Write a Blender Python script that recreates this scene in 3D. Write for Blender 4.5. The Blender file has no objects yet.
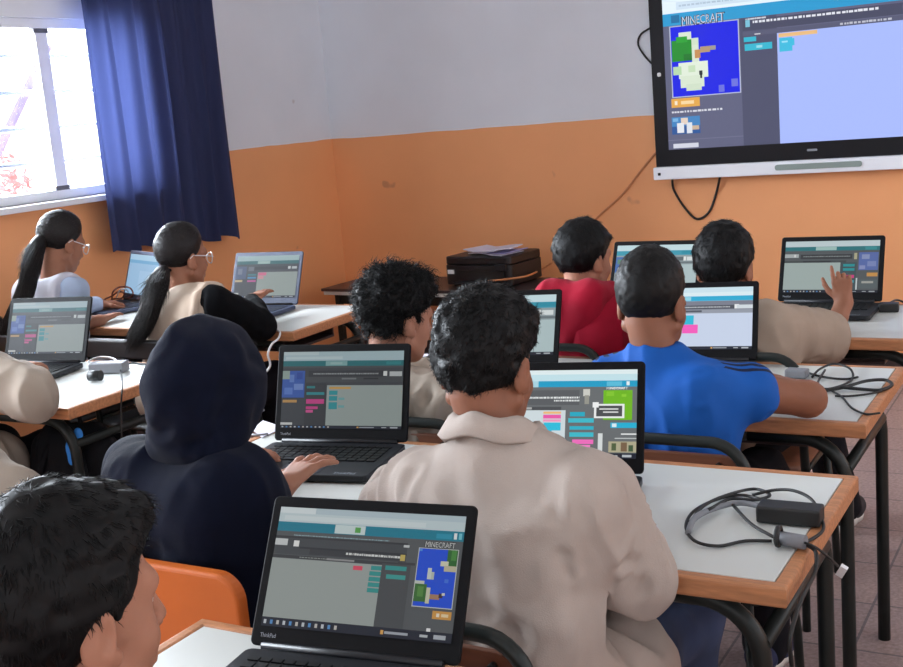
import bpy, bmesh, math, random
import numpy as np
from mathutils import Vector, Matrix

SC = bpy.context.scene
COL = SC.collection
random.seed(4)
RNG = np.random.default_rng(7)
V = lambda *a: np.array(a, float)

# ------------------------------------------------------------------ camera
W, H, F = 903, 667, 1178.16
CAM = V(0, 0, 1.49)
RT = V(0.86930478, 0.48735182, -0.08244638)
UP = V(-0.02098844, 0.20304784, 0.97894385)
FW = V(-0.49383062, 0.84927015, -0.18673921)


def ray(px, py):
    return FW + RT * (px - W / 2) / F - UP * (py - H / 2) / F


def at(px, py, y):                     # the point at depth y of the room seen at that place of the photo
    d = ray(px, py)
    return CAM + d * (y / d[1])


def atz(px, py, z):
    d = ray(px, py)
    return CAM + d * ((z - CAM[2]) / d[2])


def unit(v):
    return v / (np.linalg.norm(v) + 1e-12)


# ------------------------------------------------------------------ materials
def lin(c):
    return tuple(((x / 255) / 12.92 if x <= 10.3 else (((x / 255) + .055) / 1.055) ** 2.4) for x in c)


def mat(name, rgb, rough=.6, var=0., vscale=8., bump=0., bscale=200., metal=0., sub=0., sheen=0., coat=0., stretch=None, spec=.5):
    m = bpy.data.materials.new(name)
    m.use_nodes = True
    nt = m.node_tree
    b = nt.nodes['Principled BSDF']
    col = lin(rgb)
    b.inputs['Base Color'].default_value = (*col, 1)
    b.inputs['Roughness'].default_value = rough
    b.inputs['Metallic'].default_value = metal
    b.inputs['Specular IOR Level'].default_value = spec
    if sheen:
        b.inputs['Sheen Weight'].default_value = sheen
    if coat:
        b.inputs['Coat Weight'].default_value = coat
    if sub:
        b.inputs['Subsurface Weight'].default_value = sub
        b.inputs['Subsurface Radius'].default_value = (.012, .005, .003)
        b.inputs['Subsurface Scale'].default_value = .5
    tc = nt.nodes.new('ShaderNodeTexCoord')
    src = tc.outputs['Object']
    if stretch:
        mp = nt.nodes.new('ShaderNodeMapping')
        mp.inputs['Scale'].default_value = stretch
        nt.links.new(src, mp.inputs['Vector'])
        src = mp.outputs['Vector']
    if var:
        n = nt.nodes.new('ShaderNodeTexNoise')
        n.inputs['Scale'].default_value = vscale
        n.inputs['Detail'].default_value = 5
        nt.links.new(src, n.inputs['Vector'])
        r = nt.nodes.new('ShaderNodeMapRange')
        r.inputs['From Min'].default_value = .3
        r.inputs['From Max'].default_value = .7
        r.inputs['To Min'].default_value = 1 - var
        r.inputs['To Max'].default_value = 1 + var
        nt.links.new(n.outputs['Fac'], r.inputs['Value'])
        mx = nt.nodes.new('ShaderNodeMix')
        mx.data_type = 'RGBA'
        mx.blend_type = 'MULTIPLY'
        mx.inputs[0].default_value = 1
        mx.inputs[6].default_value = (*col, 1)
        nt.links.new(r.outputs['Result'], mx.inputs[7])
        nt.links.new(mx.outputs[2], b.inputs['Base Color'])
    if bump:
        n2 = nt.nodes.new('ShaderNodeTexNoise')
        n2.inputs['Scale'].default_value = bscale
        n2.inputs['Detail'].default_value = 3
        nt.links.new(src, n2.inputs['Vector'])
        bp = nt.nodes.new('ShaderNodeBump')
        bp.inputs['Strength'].default_value = bump
        bp.inputs['Distance'].default_value = .004
        nt.links.new(n2.outputs['Fac'], bp.inputs['Height'])
        nt.links.new(bp.outputs['Normal'], b.inputs['Normal'])
    return m


M = {}
M['laminate'] = mat('white_laminate', (206, 209, 206), .38, .03, 3)
M['edge_wood'] = mat('varnished_edge_wood', (180, 122, 82), .5, .22, 6, .15, 60, stretch=(3, 20, 20))
M['tube'] = mat('dark_green_tube', (22, 28, 27), .42, .1, 30, spec=.35)
M['panel_brown'] = mat('brown_plywood', (120, 72, 50), .5, .18, 5, stretch=(2, 14, 14))
M['orange_panel'] = mat('orange_painted_wood', (200, 100, 32), .45, .06, 5)
M['laptop'] = mat('laptop_black', (8, 9, 13), .6, .05, 40, spec=.15)
M['laptop_deck'] = mat('laptop_deck', (22, 24, 30), .45, spec=.4)
M['laptop_silver'] = mat('laptop_grey_blue', (58, 68, 92), .5)
M['key'] = mat('key_plastic', (10, 11, 14), .42, spec=.4)
M['key_light'] = mat('key_plastic_grey', (40, 46, 62), .4)
M['pad'] = mat('touchpad', (42, 45, 54), .4)
M['logo'] = mat('grey_lettering', (150, 155, 165), .4)
M['rubber'] = mat('black_rubber', (17, 18, 20), .5)
M['rubber_grey'] = mat('grey_cable', (120, 122, 128), .5)  # own grey of the plugs, adapter bricks and some cables
M['rust_cable'] = mat('rust_red_cable', (120, 66, 58), .5)
M['orange_cable'] = mat('tan_orange_cable', (196, 128, 80), .5)
M['white_plastic'] = mat('white_plastic', (225, 226, 228), .45)
M['metal'] = mat('plug_metal', (190, 190, 195), .3, metal=1)
M['skin'] = mat('skin_tan', (150, 102, 80), .58, .08, 18, .06, 400, sub=.1, spec=.35)
M['skin_light'] = mat('skin_light', (164, 114, 92), .58, .08, 18, .06, 400, sub=.1, spec=.35)
M['skin_warm'] = mat('skin_warm', (136, 88, 66), .58, .08, 18, .06, 400, sub=.1, spec=.35)
M['hair'] = mat('black_hair', (5, 5, 7), .55, .25, 30, spec=.2)
M['hair_brown'] = mat('dark_brown_hair', (10, 9, 10), .55, .25, 30, spec=.22)
M['hair_long'] = mat('long_brown_hair', (20, 15, 16), .5, .3, 25, spec=.3)
M['coat_white'] = mat('off_white_cotton', (174, 162, 154), .9, .04, 12, .25, 500, spec=.2)
M['coat_beige'] = mat('beige_cotton', (162, 150, 138), .9, .05, 12, .25, 500, spec=.2)
M['smock_cream'] = mat('cream_cotton', (192, 173, 156), .9, .05, 12, .25, 500, spec=.2)
M['smock_white'] = mat('white_cotton', (196, 196, 208), .85, .04, 12, .25, 500, sheen=.2)
M['tee_taupe'] = mat('taupe_jersey', (160, 143, 128), .9, .06, 12, .2, 500)
M['navy'] = mat('navy_fleece', (9, 15, 34), .95, .1, 20, .3, 600, sheen=.04, spec=.15)
M['navy_dark'] = mat('dark_navy_cotton', (14, 17, 26), .9, .1, 20, .2, 400, spec=.2)
M['red'] = mat('crimson_fleece', (148, 12, 40), .9, .08, 20, .3, 600, sheen=.05, spec=.2)
M['blue'] = mat('royal_blue_jersey', (10, 84, 170), .75, .06, 12, .12, 500, spec=.3)
M['blue_pale'] = mat('pale_blue_cotton', (166, 184, 212), .85, .05, 12, .2, 500)
M['black_knit'] = mat('black_knit', (8, 9, 13), .95, .1, 30, .3, 500, spec=.15)
M['stripe'] = mat('navy_stripe', (12, 24, 58), .7)
M['denim'] = mat('blue_denim', (34, 50, 82), .85, .25, 14, .4, 500)
M['trouser_dark'] = mat('dark_trousers', (20, 20, 27), .9, .1, 14, .2, 300, spec=.2)
M['shoe_navy'] = mat('navy_canvas', (32, 40, 78), .75, .08, 30)
M['shoe_black'] = mat('black_canvas', (34, 34, 42), .7, .08, 30)
M['sole'] = mat('white_sole', (214, 214, 212), .6)
M['eyewhite'] = mat('eye_white', (226, 222, 216), .3)
M['iris'] = mat('eye_iris', (44, 30, 24), .2)
M['lens_frame'] = mat('pale_glasses_frame', (206, 205, 210), .3)
M['printer'] = mat('printer_black', (20, 20, 24), .42)
M['printer_dark'] = mat('printer_slot', (11, 11, 13), .5)
M['paper'] = mat('white_paper', (218, 214, 232), .8)
M['paper_lilac'] = mat('lilac_paper', (178, 172, 222), .8)
M['table_dark'] = mat('dark_table_top', (62, 48, 48), .4, .1, 8)
M['alu'] = mat('window_aluminium', (226, 229, 235), .4, .03, 8)
M['alu_dark'] = mat('window_gasket', (92, 94, 102), .5)
M['bar'] = mat('grille_bar', (60, 66, 84), .5)
M['tv_black'] = mat('panel_bezel', (8, 8, 16), .35, spec=.25)
M['tv_silver'] = mat('panel_silver', (230, 233, 240), .4)
M['tv_grille'] = mat('speaker_grille', (132, 146, 142), .6)
M['pack'] = mat('black_nylon', (14, 15, 20), .8, .1, 40, .3, 300, spec=.2)
M['tag_blue'] = mat('bright_blue_cloth', (48, 134, 220), .7)
M['trunk'] = mat('tree_bark', (170, 158, 190), .9, .2, 6)
M['foliage'] = mat('pale_green_leaf', (196, 212, 80), .8, .1, 4)
M['blossom'] = mat('pink_blossom', (238, 176, 176), .8, .15, 4)
M['ceil'] = mat('ceiling_plaster', (214, 212, 208), .9, .03, 3)
M['wall_plain'] = mat('back_plaster', (206, 200, 196), .9, .03, 3)
M['door_wood'] = mat('door_paint', (120, 96, 80), .5, .05, 5)

# --- two-tone painted wall: the colour boundary is real paint at 1.37 m
def wall_mat():
    m = bpy.data.materials.new('two_tone_wall_paint')
    m.use_nodes = True
    nt = m.node_tree
    b = nt.nodes['Principled BSDF']
    b.inputs['Roughness'].default_value = .62
    tc = nt.nodes.new('ShaderNodeTexCoord')
    sp = nt.nodes.new('ShaderNodeSeparateXYZ')
    nt.links.new(tc.outputs['Object'], sp.inputs[0])
    nz = nt.nodes.new('ShaderNodeTexNoise')
    nz.inputs['Scale'].default_value = 3
    nt.links.new(tc.outputs['Object'], nz.inputs['Vector'])
    ad = nt.nodes.new('ShaderNodeMath')
    ad.operation = 'MULTIPLY_ADD'
    nt.links.new(nz.outputs['Fac'], ad.inputs[0])
    ad.inputs[1].default_value = .02
    nt.links.new(sp.outputs['Z'], ad.inputs[2])
    gt = nt.nodes.new('ShaderNodeMath')
    gt.operation = 'GREATER_THAN'
    gt.inputs[1].default_value = 1.376
    nt.links.new(ad.outputs[0], gt.inputs[0])
    n2 = nt.nodes.new('ShaderNodeTexNoise')
    n2.inputs['Scale'].default_value = 1.3
    n2.inputs['Detail'].default_value = 6
    nt.links.new(tc.outputs['Object'], n2.inputs['Vector'])
    mr = nt.nodes.new('ShaderNodeMapRange')
    mr.inputs['From Min'].default_value = .3
    mr.inputs['From Max'].default_value = .7
    mr.inputs['To Min'].default_value = .94
    mr.inputs['To Max'].default_value = 1.05
    nt.links.new(n2.outputs['Fac'], mr.inputs['Value'])
    mx = nt.nodes.new('ShaderNodeMix')
    mx.data_type = 'RGBA'
    mx.inputs[6].default_value = (*lin((238, 166, 112)), 1)
    mx.inputs[7].default_value = (*lin((222, 227, 236)), 1)
    nt.links.new(gt.outputs[0], mx.inputs[0])
    m2 = nt.nodes.new('ShaderNodeMix')
    m2.data_type = 'RGBA'
    m2.blend_type = 'MULTIPLY'
    m2.inputs[0].default_value = 1
    nt.links.new(mx.outputs[2], m2.inputs[6])
    nt.links.new(mr.outputs['Result'], m2.inputs[7])
    # a few small scuffs
    n3 = nt.nodes.new('ShaderNodeTexNoise')
    n3.inputs['Scale'].default_value = 7
    nt.links.new(tc.outputs['Object'], n3.inputs['Vector'])
    cr = nt.nodes.new('ShaderNodeMapRange')
    cr.inputs['From Min'].default_value = .74
    cr.inputs['From Max'].default_value = .78
    cr.inputs['To Max'].default_value = .35
    nt.links.new(n3.outputs['Fac'], cr.inputs['Value'])
    m3 = nt.nodes.new('ShaderNodeMix')
    m3.data_type = 'RGBA'
    nt.links.new(cr.outputs['Result'], m3.inputs[0])
    nt.links.new(m2.outputs[2], m3.inputs[6])
    m3.inputs[7].default_value = (*lin((140, 96, 74)), 1)
    nt.links.new(m3.outputs[2], b.inputs['Base Color'])
    bp = nt.nodes.new('ShaderNodeBump')
    bp.inputs['Strength'].default_value = .12
    bp.inputs['Distance'].default_value = .004
    n4 = nt.nodes.new('ShaderNodeTexNoise')
    n4.inputs['Scale'].default_value = 45
    nt.links.new(tc.outputs['Object'], n4.inputs['Vector'])
    nt.links.new(n4.outputs['Fac'], bp.inputs['Height'])
    nt.links.new(bp.outputs['Normal'], b.inputs['Normal'])
    return m


M['wall'] = wall_mat()


def floor_mat():
    m = bpy.data.materials.new('speckled_floor_tiles')
    m.use_nodes = True
    nt = m.node_tree
    b = nt.nodes['Principled BSDF']
    b.inputs['Roughness'].default_value = .5
    tc = nt.nodes.new('ShaderNodeTexCoord')
    br = nt.nodes.new('ShaderNodeTexBrick')
    br.offset = 0
    br.inputs['Scale'].default_value = 1
    br.inputs['Brick Width'].default_value = .3
    br.inputs['Row Height'].default_value = .3
    br.inputs['Mortar Size'].default_value = .004
    br.inputs['Color1'].default_value = (*lin((168, 144, 138)), 1)
    br.inputs['Color2'].default_value = (*lin((156, 136, 134)), 1)
    br.inputs['Mortar'].default_value = (*lin((112, 102, 104)), 1)
    nt.links.new(tc.outputs['Object'], br.inputs['Vector'])
    n = nt.nodes.new('ShaderNodeTexNoise')
    n.inputs['Scale'].default_value = 90
    n.inputs['Detail'].default_value = 4
    nt.links.new(tc.outputs['Object'], n.inputs['Vector'])
    r = nt.nodes.new('ShaderNodeMapRange')
    r.inputs['From Min'].default_value = .3
    r.inputs['From Max'].default_value = .7
    r.inputs['To Min'].default_value = .75
    r.inputs['To Max'].default_value = 1.25
    nt.links.new(n.outputs['Fac'], r.inputs['Value'])
    mx = nt.nodes.new('ShaderNodeMix')
    mx.data_type = 'RGBA'
    mx.blend_type = 'MULTIPLY'
    mx.inputs[0].default_value = 1
    nt.links.new(br.outputs['Color'], mx.inputs[6])
    nt.links.new(r.outputs['Result'], mx.inputs[7])
    nt.links.new(mx.outputs[2], b.inputs['Base Color'])
    return m


M['floor'] = floor_mat()


def curtain_mat():
    m = bpy.data.materials.new('blue_curtain_cloth')
    m.use_nodes = True
    nt = m.node_tree
    out = nt.nodes['Material Output']
    b = nt.nodes['Principled BSDF']
    c = lin((36, 44, 82))
    b.inputs['Base Color'].default_value = (*c, 1)
    b.inputs['Roughness'].default_value = .85
    tr = nt.nodes.new('ShaderNodeBsdfTranslucent')
    tr.inputs['Color'].default_value = (*lin((96, 110, 176)), 1)
    ms = nt.nodes.new('ShaderNodeMixShader')
    ms.inputs[0].default_value = .055
    nt.links.new(b.outputs[0], ms.inputs[1])
    nt.links.new(tr.outputs[0], ms.inputs[2])
    nt.links.new(ms.outputs[0], out.inputs['Surface'])
    return m


M['curtain'] = curtain_mat()


def glass_mat():
    m = bpy.data.materials.new('window_glass')
    m.use_nodes = True
    nt = m.node_tree
    out = nt.nodes['Material Output']
    t = nt.nodes.new('ShaderNodeBsdfTransparent')
    t.inputs['Color'].default_value = (.96, .97, .98, 1)
    g = nt.nodes.new('ShaderNodeBsdfGlossy')
    g.inputs['Roughness'].default_value = .05
    fr = nt.nodes.new('ShaderNodeFresnel')
    fr.inputs['IOR'].default_value = 1.3
    ms = nt.nodes.new('ShaderNodeMixShader')
    nt.links.new(fr.outputs[0], ms.inputs[0])
    nt.links.new(t.outputs[0], ms.inputs[1])
    nt.links.new(g.outputs[0], ms.inputs[2])
    nt.links.new(ms.outputs[0], out.inputs['Surface'])
    return m


M['glass'] = glass_mat()


def screen_mat(name, strength):
    m = bpy.data.materials.new(name)
    m.use_nodes = True
    nt = m.node_tree
    b = nt.nodes['Principled BSDF']
    b.inputs['Base Color'].default_value = (.008, .008, .010, 1)
    b.inputs['Roughness'].default_value = .5
    b.inputs['Specular IOR Level'].default_value = .2
    a = nt.nodes.new('ShaderNodeAttribute')
    a.attribute_name = 'pixels'
    nt.links.new(a.outputs['Color'], b.inputs['Emission Color'])
    b.inputs['Emission Strength'].default_value = strength
    return m


# ------------------------------------------------------------------ object helpers
def props(o, label=None, cat=None, group=None, kind=None):
    if label: o['label'] = label
    if cat: o['category'] = cat
    if group: o['group'] = group
    if kind: o['kind'] = kind
    return o


def empty(name, loc, label=None, cat=None, group=None, rz=0., kind=None):
    o = bpy.data.objects.new(name, None)
    o.empty_display_size = .05
    COL.objects.link(o)
    o.location = tuple(float(x) for x in loc)
    o.rotation_euler = (0, 0, rz)
    return props(o, label, cat, group, kind)


def link(name, me, parent=None, loc=None, world=False):
    o = bpy.data.objects.new(name, me)
    COL.objects.link(o)
    if parent is not None:
        o.parent = parent
        if world:      # the mesh was made in world coordinates
            o.matrix_parent_inverse = world_of(parent).inverted()
    if loc is not None:
        o.location = loc
    return o


def world_of(o):
    m = Matrix.LocRotScale(o.location, o.rotation_euler, o.scale)
    if o.parent is not None:
        m = world_of(o.parent) @ o.matrix_parent_inverse @ m
    return m


class MB:
    """collects boxes, tubes and sheets for ONE mesh"""
    def __init__(s):
        s.v, s.f, s.mi, s.sm = [], [], [], []

    def add(s, vs, fs, mi=0, smooth=False):
        n = len(s.v)
        s.v += [tuple(float(c) for c in p) for p in vs]
        s.f += [tuple(int(i) + n for i in f) for f in fs]
        s.mi += [mi] * len(fs)
        s.sm += [smooth] * len(fs)
        return s

    def box(s, c, size, mi=0, R=None):
        c = np.array(c, float)
        d = np.array(size, float) / 2
        P = []
        for z in (-1, 1):
            for y in (-1, 1):
                for x in (-1, 1):
                    p = V(x, y, z) * d
                    if R is not None: p = R @ p
                    P.append(c + p)
        return s.add(P, [(0, 2, 3, 1), (4, 5, 7, 6), (0, 1, 5, 4), (2, 6, 7, 3), (0, 4, 6, 2), (1, 3, 7, 5)], mi)

    def tube(s, pts, r, n=10, mi=0, cap=True):
        pts = [np.array(p, float) for p in pts]
        P, Fc = [], []
        prev = None
        for i, p in enumerate(pts):
            t = unit(pts[min(i + 1, len(pts) - 1)] - pts[max(i - 1, 0)])
            if prev is None:
                a = V(0, 0, 1) if abs(t[2]) < .9 else V(1, 0, 0)
                u = unit(np.cross(t, a))
            else:
                u = unit(prev - t * (prev @ t))
            prev = u
            w = np.cross(t, u)
            rr = r[i] if hasattr(r, '__len__') else r
            for k in range(n):
                a = 2 * math.pi * k / n
                P.append(p + rr * (math.cos(a) * u + math.sin(a) * w))
        m = len(pts)
        for i in range(m - 1):
            for k in range(n):
                Fc.append((i * n + k, i * n + (k + 1) % n, (i + 1) * n + (k + 1) % n, (i + 1) * n + k))
        s.add(P, Fc, mi, True)
        if cap:
            s.add(P[:n], [tuple(range(n))[::-1]], mi)
            s.add(P[-n:], [tuple(range(n))], mi)
        return s

    def quad(s, a, b, c, d, mi=0):
        return s.add([a, b, c, d], [(0, 1, 2, 3)], mi)

    def prism(s, outline, z0, z1, mi=0, ax=(0, 1, 2), smooth=False):
        n = len(outline)
        def put(u, w, h):
            p = [0, 0, 0]; p[ax[0]] = u; p[ax[1]] = w; p[ax[2]] = h
            return p
        P = [put(u, w, z0) for u, w in outline] + [put(u, w, z1) for u, w in outline]
        s.add(P, [tuple(range(n))[::-1], tuple(range(n, 2 * n))], mi)
        s.add(P, [(i, (i + 1) % n, n + (i + 1) % n, n + i) for i in range(n)], mi, smooth)
        return s

    def mesh(s, name, mats):
        me = bpy.data.meshes.new(name)
        me.from_pydata(s.v, [], s.f)
        for m in (mats if isinstance(mats, (list, tuple)) else [mats]):
            me.materials.append(m)
        me.polygons.foreach_set('material_index', s.mi)
        me.polygons.foreach_set('use_smooth', s.sm)
        bm = bmesh.new(); bm.from_mesh(me)
        bmesh.ops.remove_doubles(bm, verts=bm.verts, dist=1e-6)
        bmesh.ops.recalc_face_normals(bm, faces=bm.faces)
        bm.to_mesh(me); bm.free()
        return me

    def build(s, name, mats, parent=None, bevel=0., seg=2, world=False):
        o = link(name, s.mesh(name, mats), parent, world=world)
        if bevel: bev(o, bevel, seg)
        return o


def bev(o, w, seg=2):
    b = o.modifiers.new('soft_edges', 'BEVEL')
    b.width = w; b.segments = seg; b.limit_method = 'ANGLE'; b.angle_limit = math.radians(50)
    b.harden_normals = False
    return o


def spline(pts, n=8):
    """Catmull-Rom through the points"""
    P = [np.array(p, float) for p in pts]
    P = [2 * P[0] - P[1]] + P + [2 * P[-1] - P[-2]]
    out = []
    for i in range(1, len(P) - 2):
        for k in range(n):
            t = k / n
            out.append(.5 * ((2 * P[i]) + (P[i + 1] - P[i - 1]) * t + (2 * P[i - 1] - 5 * P[i] + 4 * P[i + 1] - P[i + 2]) * t * t
                             + (-P[i - 1] + 3 * P[i] - 3 * P[i + 1] + P[i + 2]) * t ** 3))
    out.append(P[-2])
    return out


def rounded(w, h, r, n=5, cx=0, cy=0):
    out = []
    for sx, sy, a0 in ((1, 1, 0), (-1, 1, 90), (-1, -1, 180), (1, -1, 270)):
        for k in range(n + 1):
            a = math.radians(a0 + 90 * k / n)
            out.append((cx + sx * (w / 2 - r) + r * math.cos(a), cy + sy * (h / 2 - r) + r * math.sin(a)))
    return out


def rotz(a):
    c, s = math.cos(a), math.sin(a)
    return np.array([[c, -s, 0], [s, c, 0], [0, 0, 1]])


def rotx(a):
    c, s = math.cos(a), math.sin(a)
    return np.array([[1, 0, 0], [0, c, -s], [0, s, c]])


def roty(a):
    c, s = math.cos(a), math.sin(a)
    return np.array([[c, 0, s], [0, 1, 0], [-s, 0, c]])


# ------------------------------------------------------------------ implicit surfaces (bodies, clothes, hair)
def hash3(ix, iy, iz):
    h = (ix * 374761393 + iy * 668265263 + iz * 2147483647) & 0xffffffff
    h = ((h ^ (h >> 13)) * 1274126177) & 0xffffffff
    return ((h ^ (h >> 16)) & 0xffff).astype(np.float32) / 65535.


def vnoise(P):
    P = np.asarray(P)
    I = np.floor(P).astype(np.int64)
    f = (P - I); f = f * f * (3 - 2 * f)
    r = 0
    for dx in (0, 1):
        for dy in (0, 1):
            for dz in (0, 1):
                w = (f[:, 0] if dx else 1 - f[:, 0]) * (f[:, 1] if dy else 1 - f[:, 1]) * (f[:, 2] if dz else 1 - f[:, 2])
                r = r + w * hash3(I[:, 0] + dx, I[:, 1] + dy, I[:, 2] + dz)
    return r


def cap(a, b, ra, rb=None, k=.02):
    return ('cap', np.array(a, float), np.array(b, float), ra, ra if rb is None else rb, k)


def ell(c, r, R=None, k=.02):
    return ('ell', np.array(c, float), np.array(r, float), np.eye(3) if R is None else R, k)


def sub(p):
    return ('sub', p)


def cut(n, p):                         # keep the side where n.(x-p) < 0
    return ('cut', unit(np.array(n, float)), np.array(p, float))


def bounds(p):
    if p[0] == 'cap':
        r = max(p[3], p[4])
        return np.minimum(p[1], p[2]) - r, np.maximum(p[1], p[2]) + r
    r = np.abs(p[3]) @ p[2]
    return p[1] - r, p[1] + r


def dist(p, X, Y, Z):
    if p[0] == 'cap':
        a, b, ra, rb = p[1:5]
        ab = b - a
        L = max(ab @ ab, 1e-9)
        px, py, pz = X - a[0], Y - a[1], Z - a[2]
        t = np.clip((px * ab[0] + py * ab[1] + pz * ab[2]) / L, 0, 1)
        return np.sqrt((px - t * ab[0]) ** 2 + (py - t * ab[1]) ** 2 + (pz - t * ab[2]) ** 2) - (ra + (rb - ra) * t)
    c, r, R = p[1:4]
    px, py, pz = X - c[0], Y - c[1], Z - c[2]
    Q = [R[0, i] * px + R[1, i] * py + R[2, i] * pz for i in range(3)]
    k0 = np.sqrt(sum((Q[i] / r[i]) ** 2 for i in range(3)))
    k1 = np.sqrt(sum((Q[i] / r[i] ** 2) ** 2 for i in range(3))) + 1e-9
    return k0 * (k0 - 1) / k1


def surf(prims, h):
    """vertices and quads of the surface of a list of primitives (surface nets)"""
    lo = np.min([bounds(p)[0] for p in prims if p[0] in ('cap', 'ell')], 0) - 4 * h
    hi = np.max([bounds(p)[1] for p in prims if p[0] in ('cap', 'ell')], 0) + 4 * h
    n = np.ceil((hi - lo) / h).astype(int) + 1
    D = np.full(n, 1., np.float32)
    ax = [(lo[i] + h * np.arange(n[i])).astype(np.float32) for i in range(3)]
    for p in prims:
        if p[0] == 'cut':
            d = ((ax[0][:, None, None] - p[2][0]) * p[1][0] + (ax[1][None, :, None] - p[2][1]) * p[1][1]
                 + (ax[2][None, None, :] - p[2][2]) * p[1][2])
            np.maximum(D, d.astype(np.float32), out=D)
            continue
        q = p[1] if p[0] == 'sub' else p
        k = q[-1]
        b0, b1 = bounds(q)
        i0 = np.maximum(np.floor((b0 - lo - k) / h).astype(int) - 3, 0)
        i1 = np.minimum(np.ceil((b1 - lo + k) / h).astype(int) + 4, n)
        if (i1 <= i0).any(): continue
        sl = tuple(slice(a, b) for a, b in zip(i0, i1))
        d = dist(q, ax[0][sl[0]][:, None, None], ax[1][sl[1]][None, :, None], ax[2][sl[2]][None, None, :]).astype(np.float32)
        o = D[sl]
        if p[0] == 'sub':
            d = -d
            D[sl] = np.maximum(o, d) + np.maximum(k - np.abs(o - d), 0) ** 2 / (4 * k)
        else:
            D[sl] = np.minimum(o, d) - np.maximum(k - np.abs(o - d), 0) ** 2 / (4 * k)
    for i in range(3):                     # close the box
        s0 = [slice(None)] * 3
        for e in (0, -1):
            s0[i] = e
            D[tuple(s0)] = np.maximum(D[tuple(s0)], h)
    S = D < 0
    nc = n - 1
    cnt = np.zeros(nc, np.uint8)
    for dx in (0, 1):
        for dy in (0, 1):
            for dz in (0, 1):
                cnt += S[dx:nc[0] + dx, dy:nc[1] + dy, dz:nc[2] + dz]
    act = (cnt > 0) & (cnt < 8)
    C = np.argwhere(act)
    idx = np.full(nc, -1, np.int64)
    idx[act] = np.arange(len(C))
    acc = np.zeros((len(C), 3)); num = np.zeros(len(C))
    cor = [(dx, dy, dz) for dx in (0, 1) for dy in (0, 1) for dz in (0, 1)]
    for a in range(8):
        for b in range(a + 1, 8):
            A, B = np.array(cor[a]), np.array(cor[b])
            if np.abs(A - B).sum() != 1: continue
            va = D[tuple((C + A).T)]; vb = D[tuple((C + B).T)]
            m = (va < 0) != (vb < 0)
            t = va / np.where(m, va - vb, 1)
            acc[m] += (A + (B - A) * t[:, None])[m]
            num[m] += 1
    P = lo + h * (C + acc / num[:, None])
    quads = []
    for d in range(3):
        e = [(1, 2), (2, 0), (0, 1)][d]
        s0 = [slice(1, nc[i]) if i != d else slice(0, nc[i]) for i in range(3)]
        s1 = [slice(1, nc[i]) if i != d else slice(1, nc[i] + 1) for i in range(3)]
        A = S[tuple(s0)]; B = S[tuple(s1)]
        for m, flip in ((A & ~B, False), (~A & B, True)):
            E = np.argwhere(m)
            if not len(E): continue
            off = np.array([1 if i != d else 0 for i in range(3)])
            E = E + off
            u = np.zeros(3, int); u[e[0]] = 1
            w = np.zeros(3, int); w[e[1]] = 1
            q = np.stack([idx[tuple((E - u - w).T)], idx[tuple((E - w).T)], idx[tuple(E.T)], idx[tuple((E - u).T)]], 1)
            quads.append(q[:, ::-1] if flip else q)
    Q = np.concatenate(quads)
    return P, Q


def vnormals(P, Q):
    a = P[Q[:, 2]] - P[Q[:, 0]]; b = P[Q[:, 3]] - P[Q[:, 1]]
    nf = np.cross(a, b)
    N = np.zeros_like(P)
    for i in range(4): np.add.at(N, Q[:, i], nf)
    return N / (np.linalg.norm(N, axis=1, keepdims=True) + 1e-12)


def relax(P, Q, it=1):
    for _ in range(it):
        A = np.zeros_like(P); c = np.zeros(len(P))
        for i in range(4):
            for j in (1, 3):
                np.add.at(A, Q[:, i], P[Q[:, (i + j) % 4]]); np.add.at(c, Q[:, i], 1)
        P = P * .4 + .6 * A / np.maximum(c, 1)[:, None]
    return P


def np_mesh(name, parts, mats, face_mat=None):
    """parts: list of (P, Q) joined into one mesh"""
    vs, fs, off = [], [], 0
    for P, Q in parts:
        vs.append(P); fs.append(np.asarray(Q) + off); off += len(P)
    vs = np.concatenate(vs).astype(np.float32)
    me = bpy.data.meshes.new(name)
    me.vertices.add(len(vs)); me.vertices.foreach_set('co', vs.ravel())
    nl = sum(f.size for f in fs); nf = sum(len(f) for f in fs)
    me.loops.add(nl); me.polygons.add(nf)
    me.loops.foreach_set('vertex_index', np.concatenate([f.ravel() for f in fs]).astype(np.int32))
    tot = np.concatenate([np.full(len(f), f.shape[1]) for f in fs]).astype(np.int32)
    st = np.concatenate([[0], np.cumsum(tot)[:-1]]).astype(np.int32)
    me.polygons.foreach_set('loop_start', st)
    me.polygons.foreach_set('use_smooth', np.ones(nf, bool))
    for m in (mats if isinstance(mats, (list, tuple)) else [mats]): me.materials.append(m)
    if face_mat is not None: me.polygons.foreach_set('material_index', face_mat.astype(np.int32))
    me.update(calc_edges=True)
    return me


def wrinkle(P, Q, amp=.004, freq=14., seed=0., dirs=(1, 1, .45)):
    """folds of cloth: ridged, warped noise pushed along the normals"""
    N = vnormals(P, Q)
    s = np.array(dirs) * freq
    X = P * s + seed * 7.3
    wv = np.stack([vnoise(X * .6 + 11), vnoise(X * .6 + 37), vnoise(X * .6 + 71)], 1)
    n = vnoise(X + 2.2 * wv)
    r = 1 - np.abs(2 * n - 1) * 2
    n2 = vnoise(X * 2.3 + 1.7 * wv + 5)
    return P + N * (amp * (r * .8 + (n2 - .5) * .7))[:, None]


# ================================================================== ROOM
XL, YF, XR, YB, ZC = -4.30, 6.12, 2.7, -2.6, 3.05
T = .22


def struct(o, label, cat):
    return props(o, label, cat, kind='structure')


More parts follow.
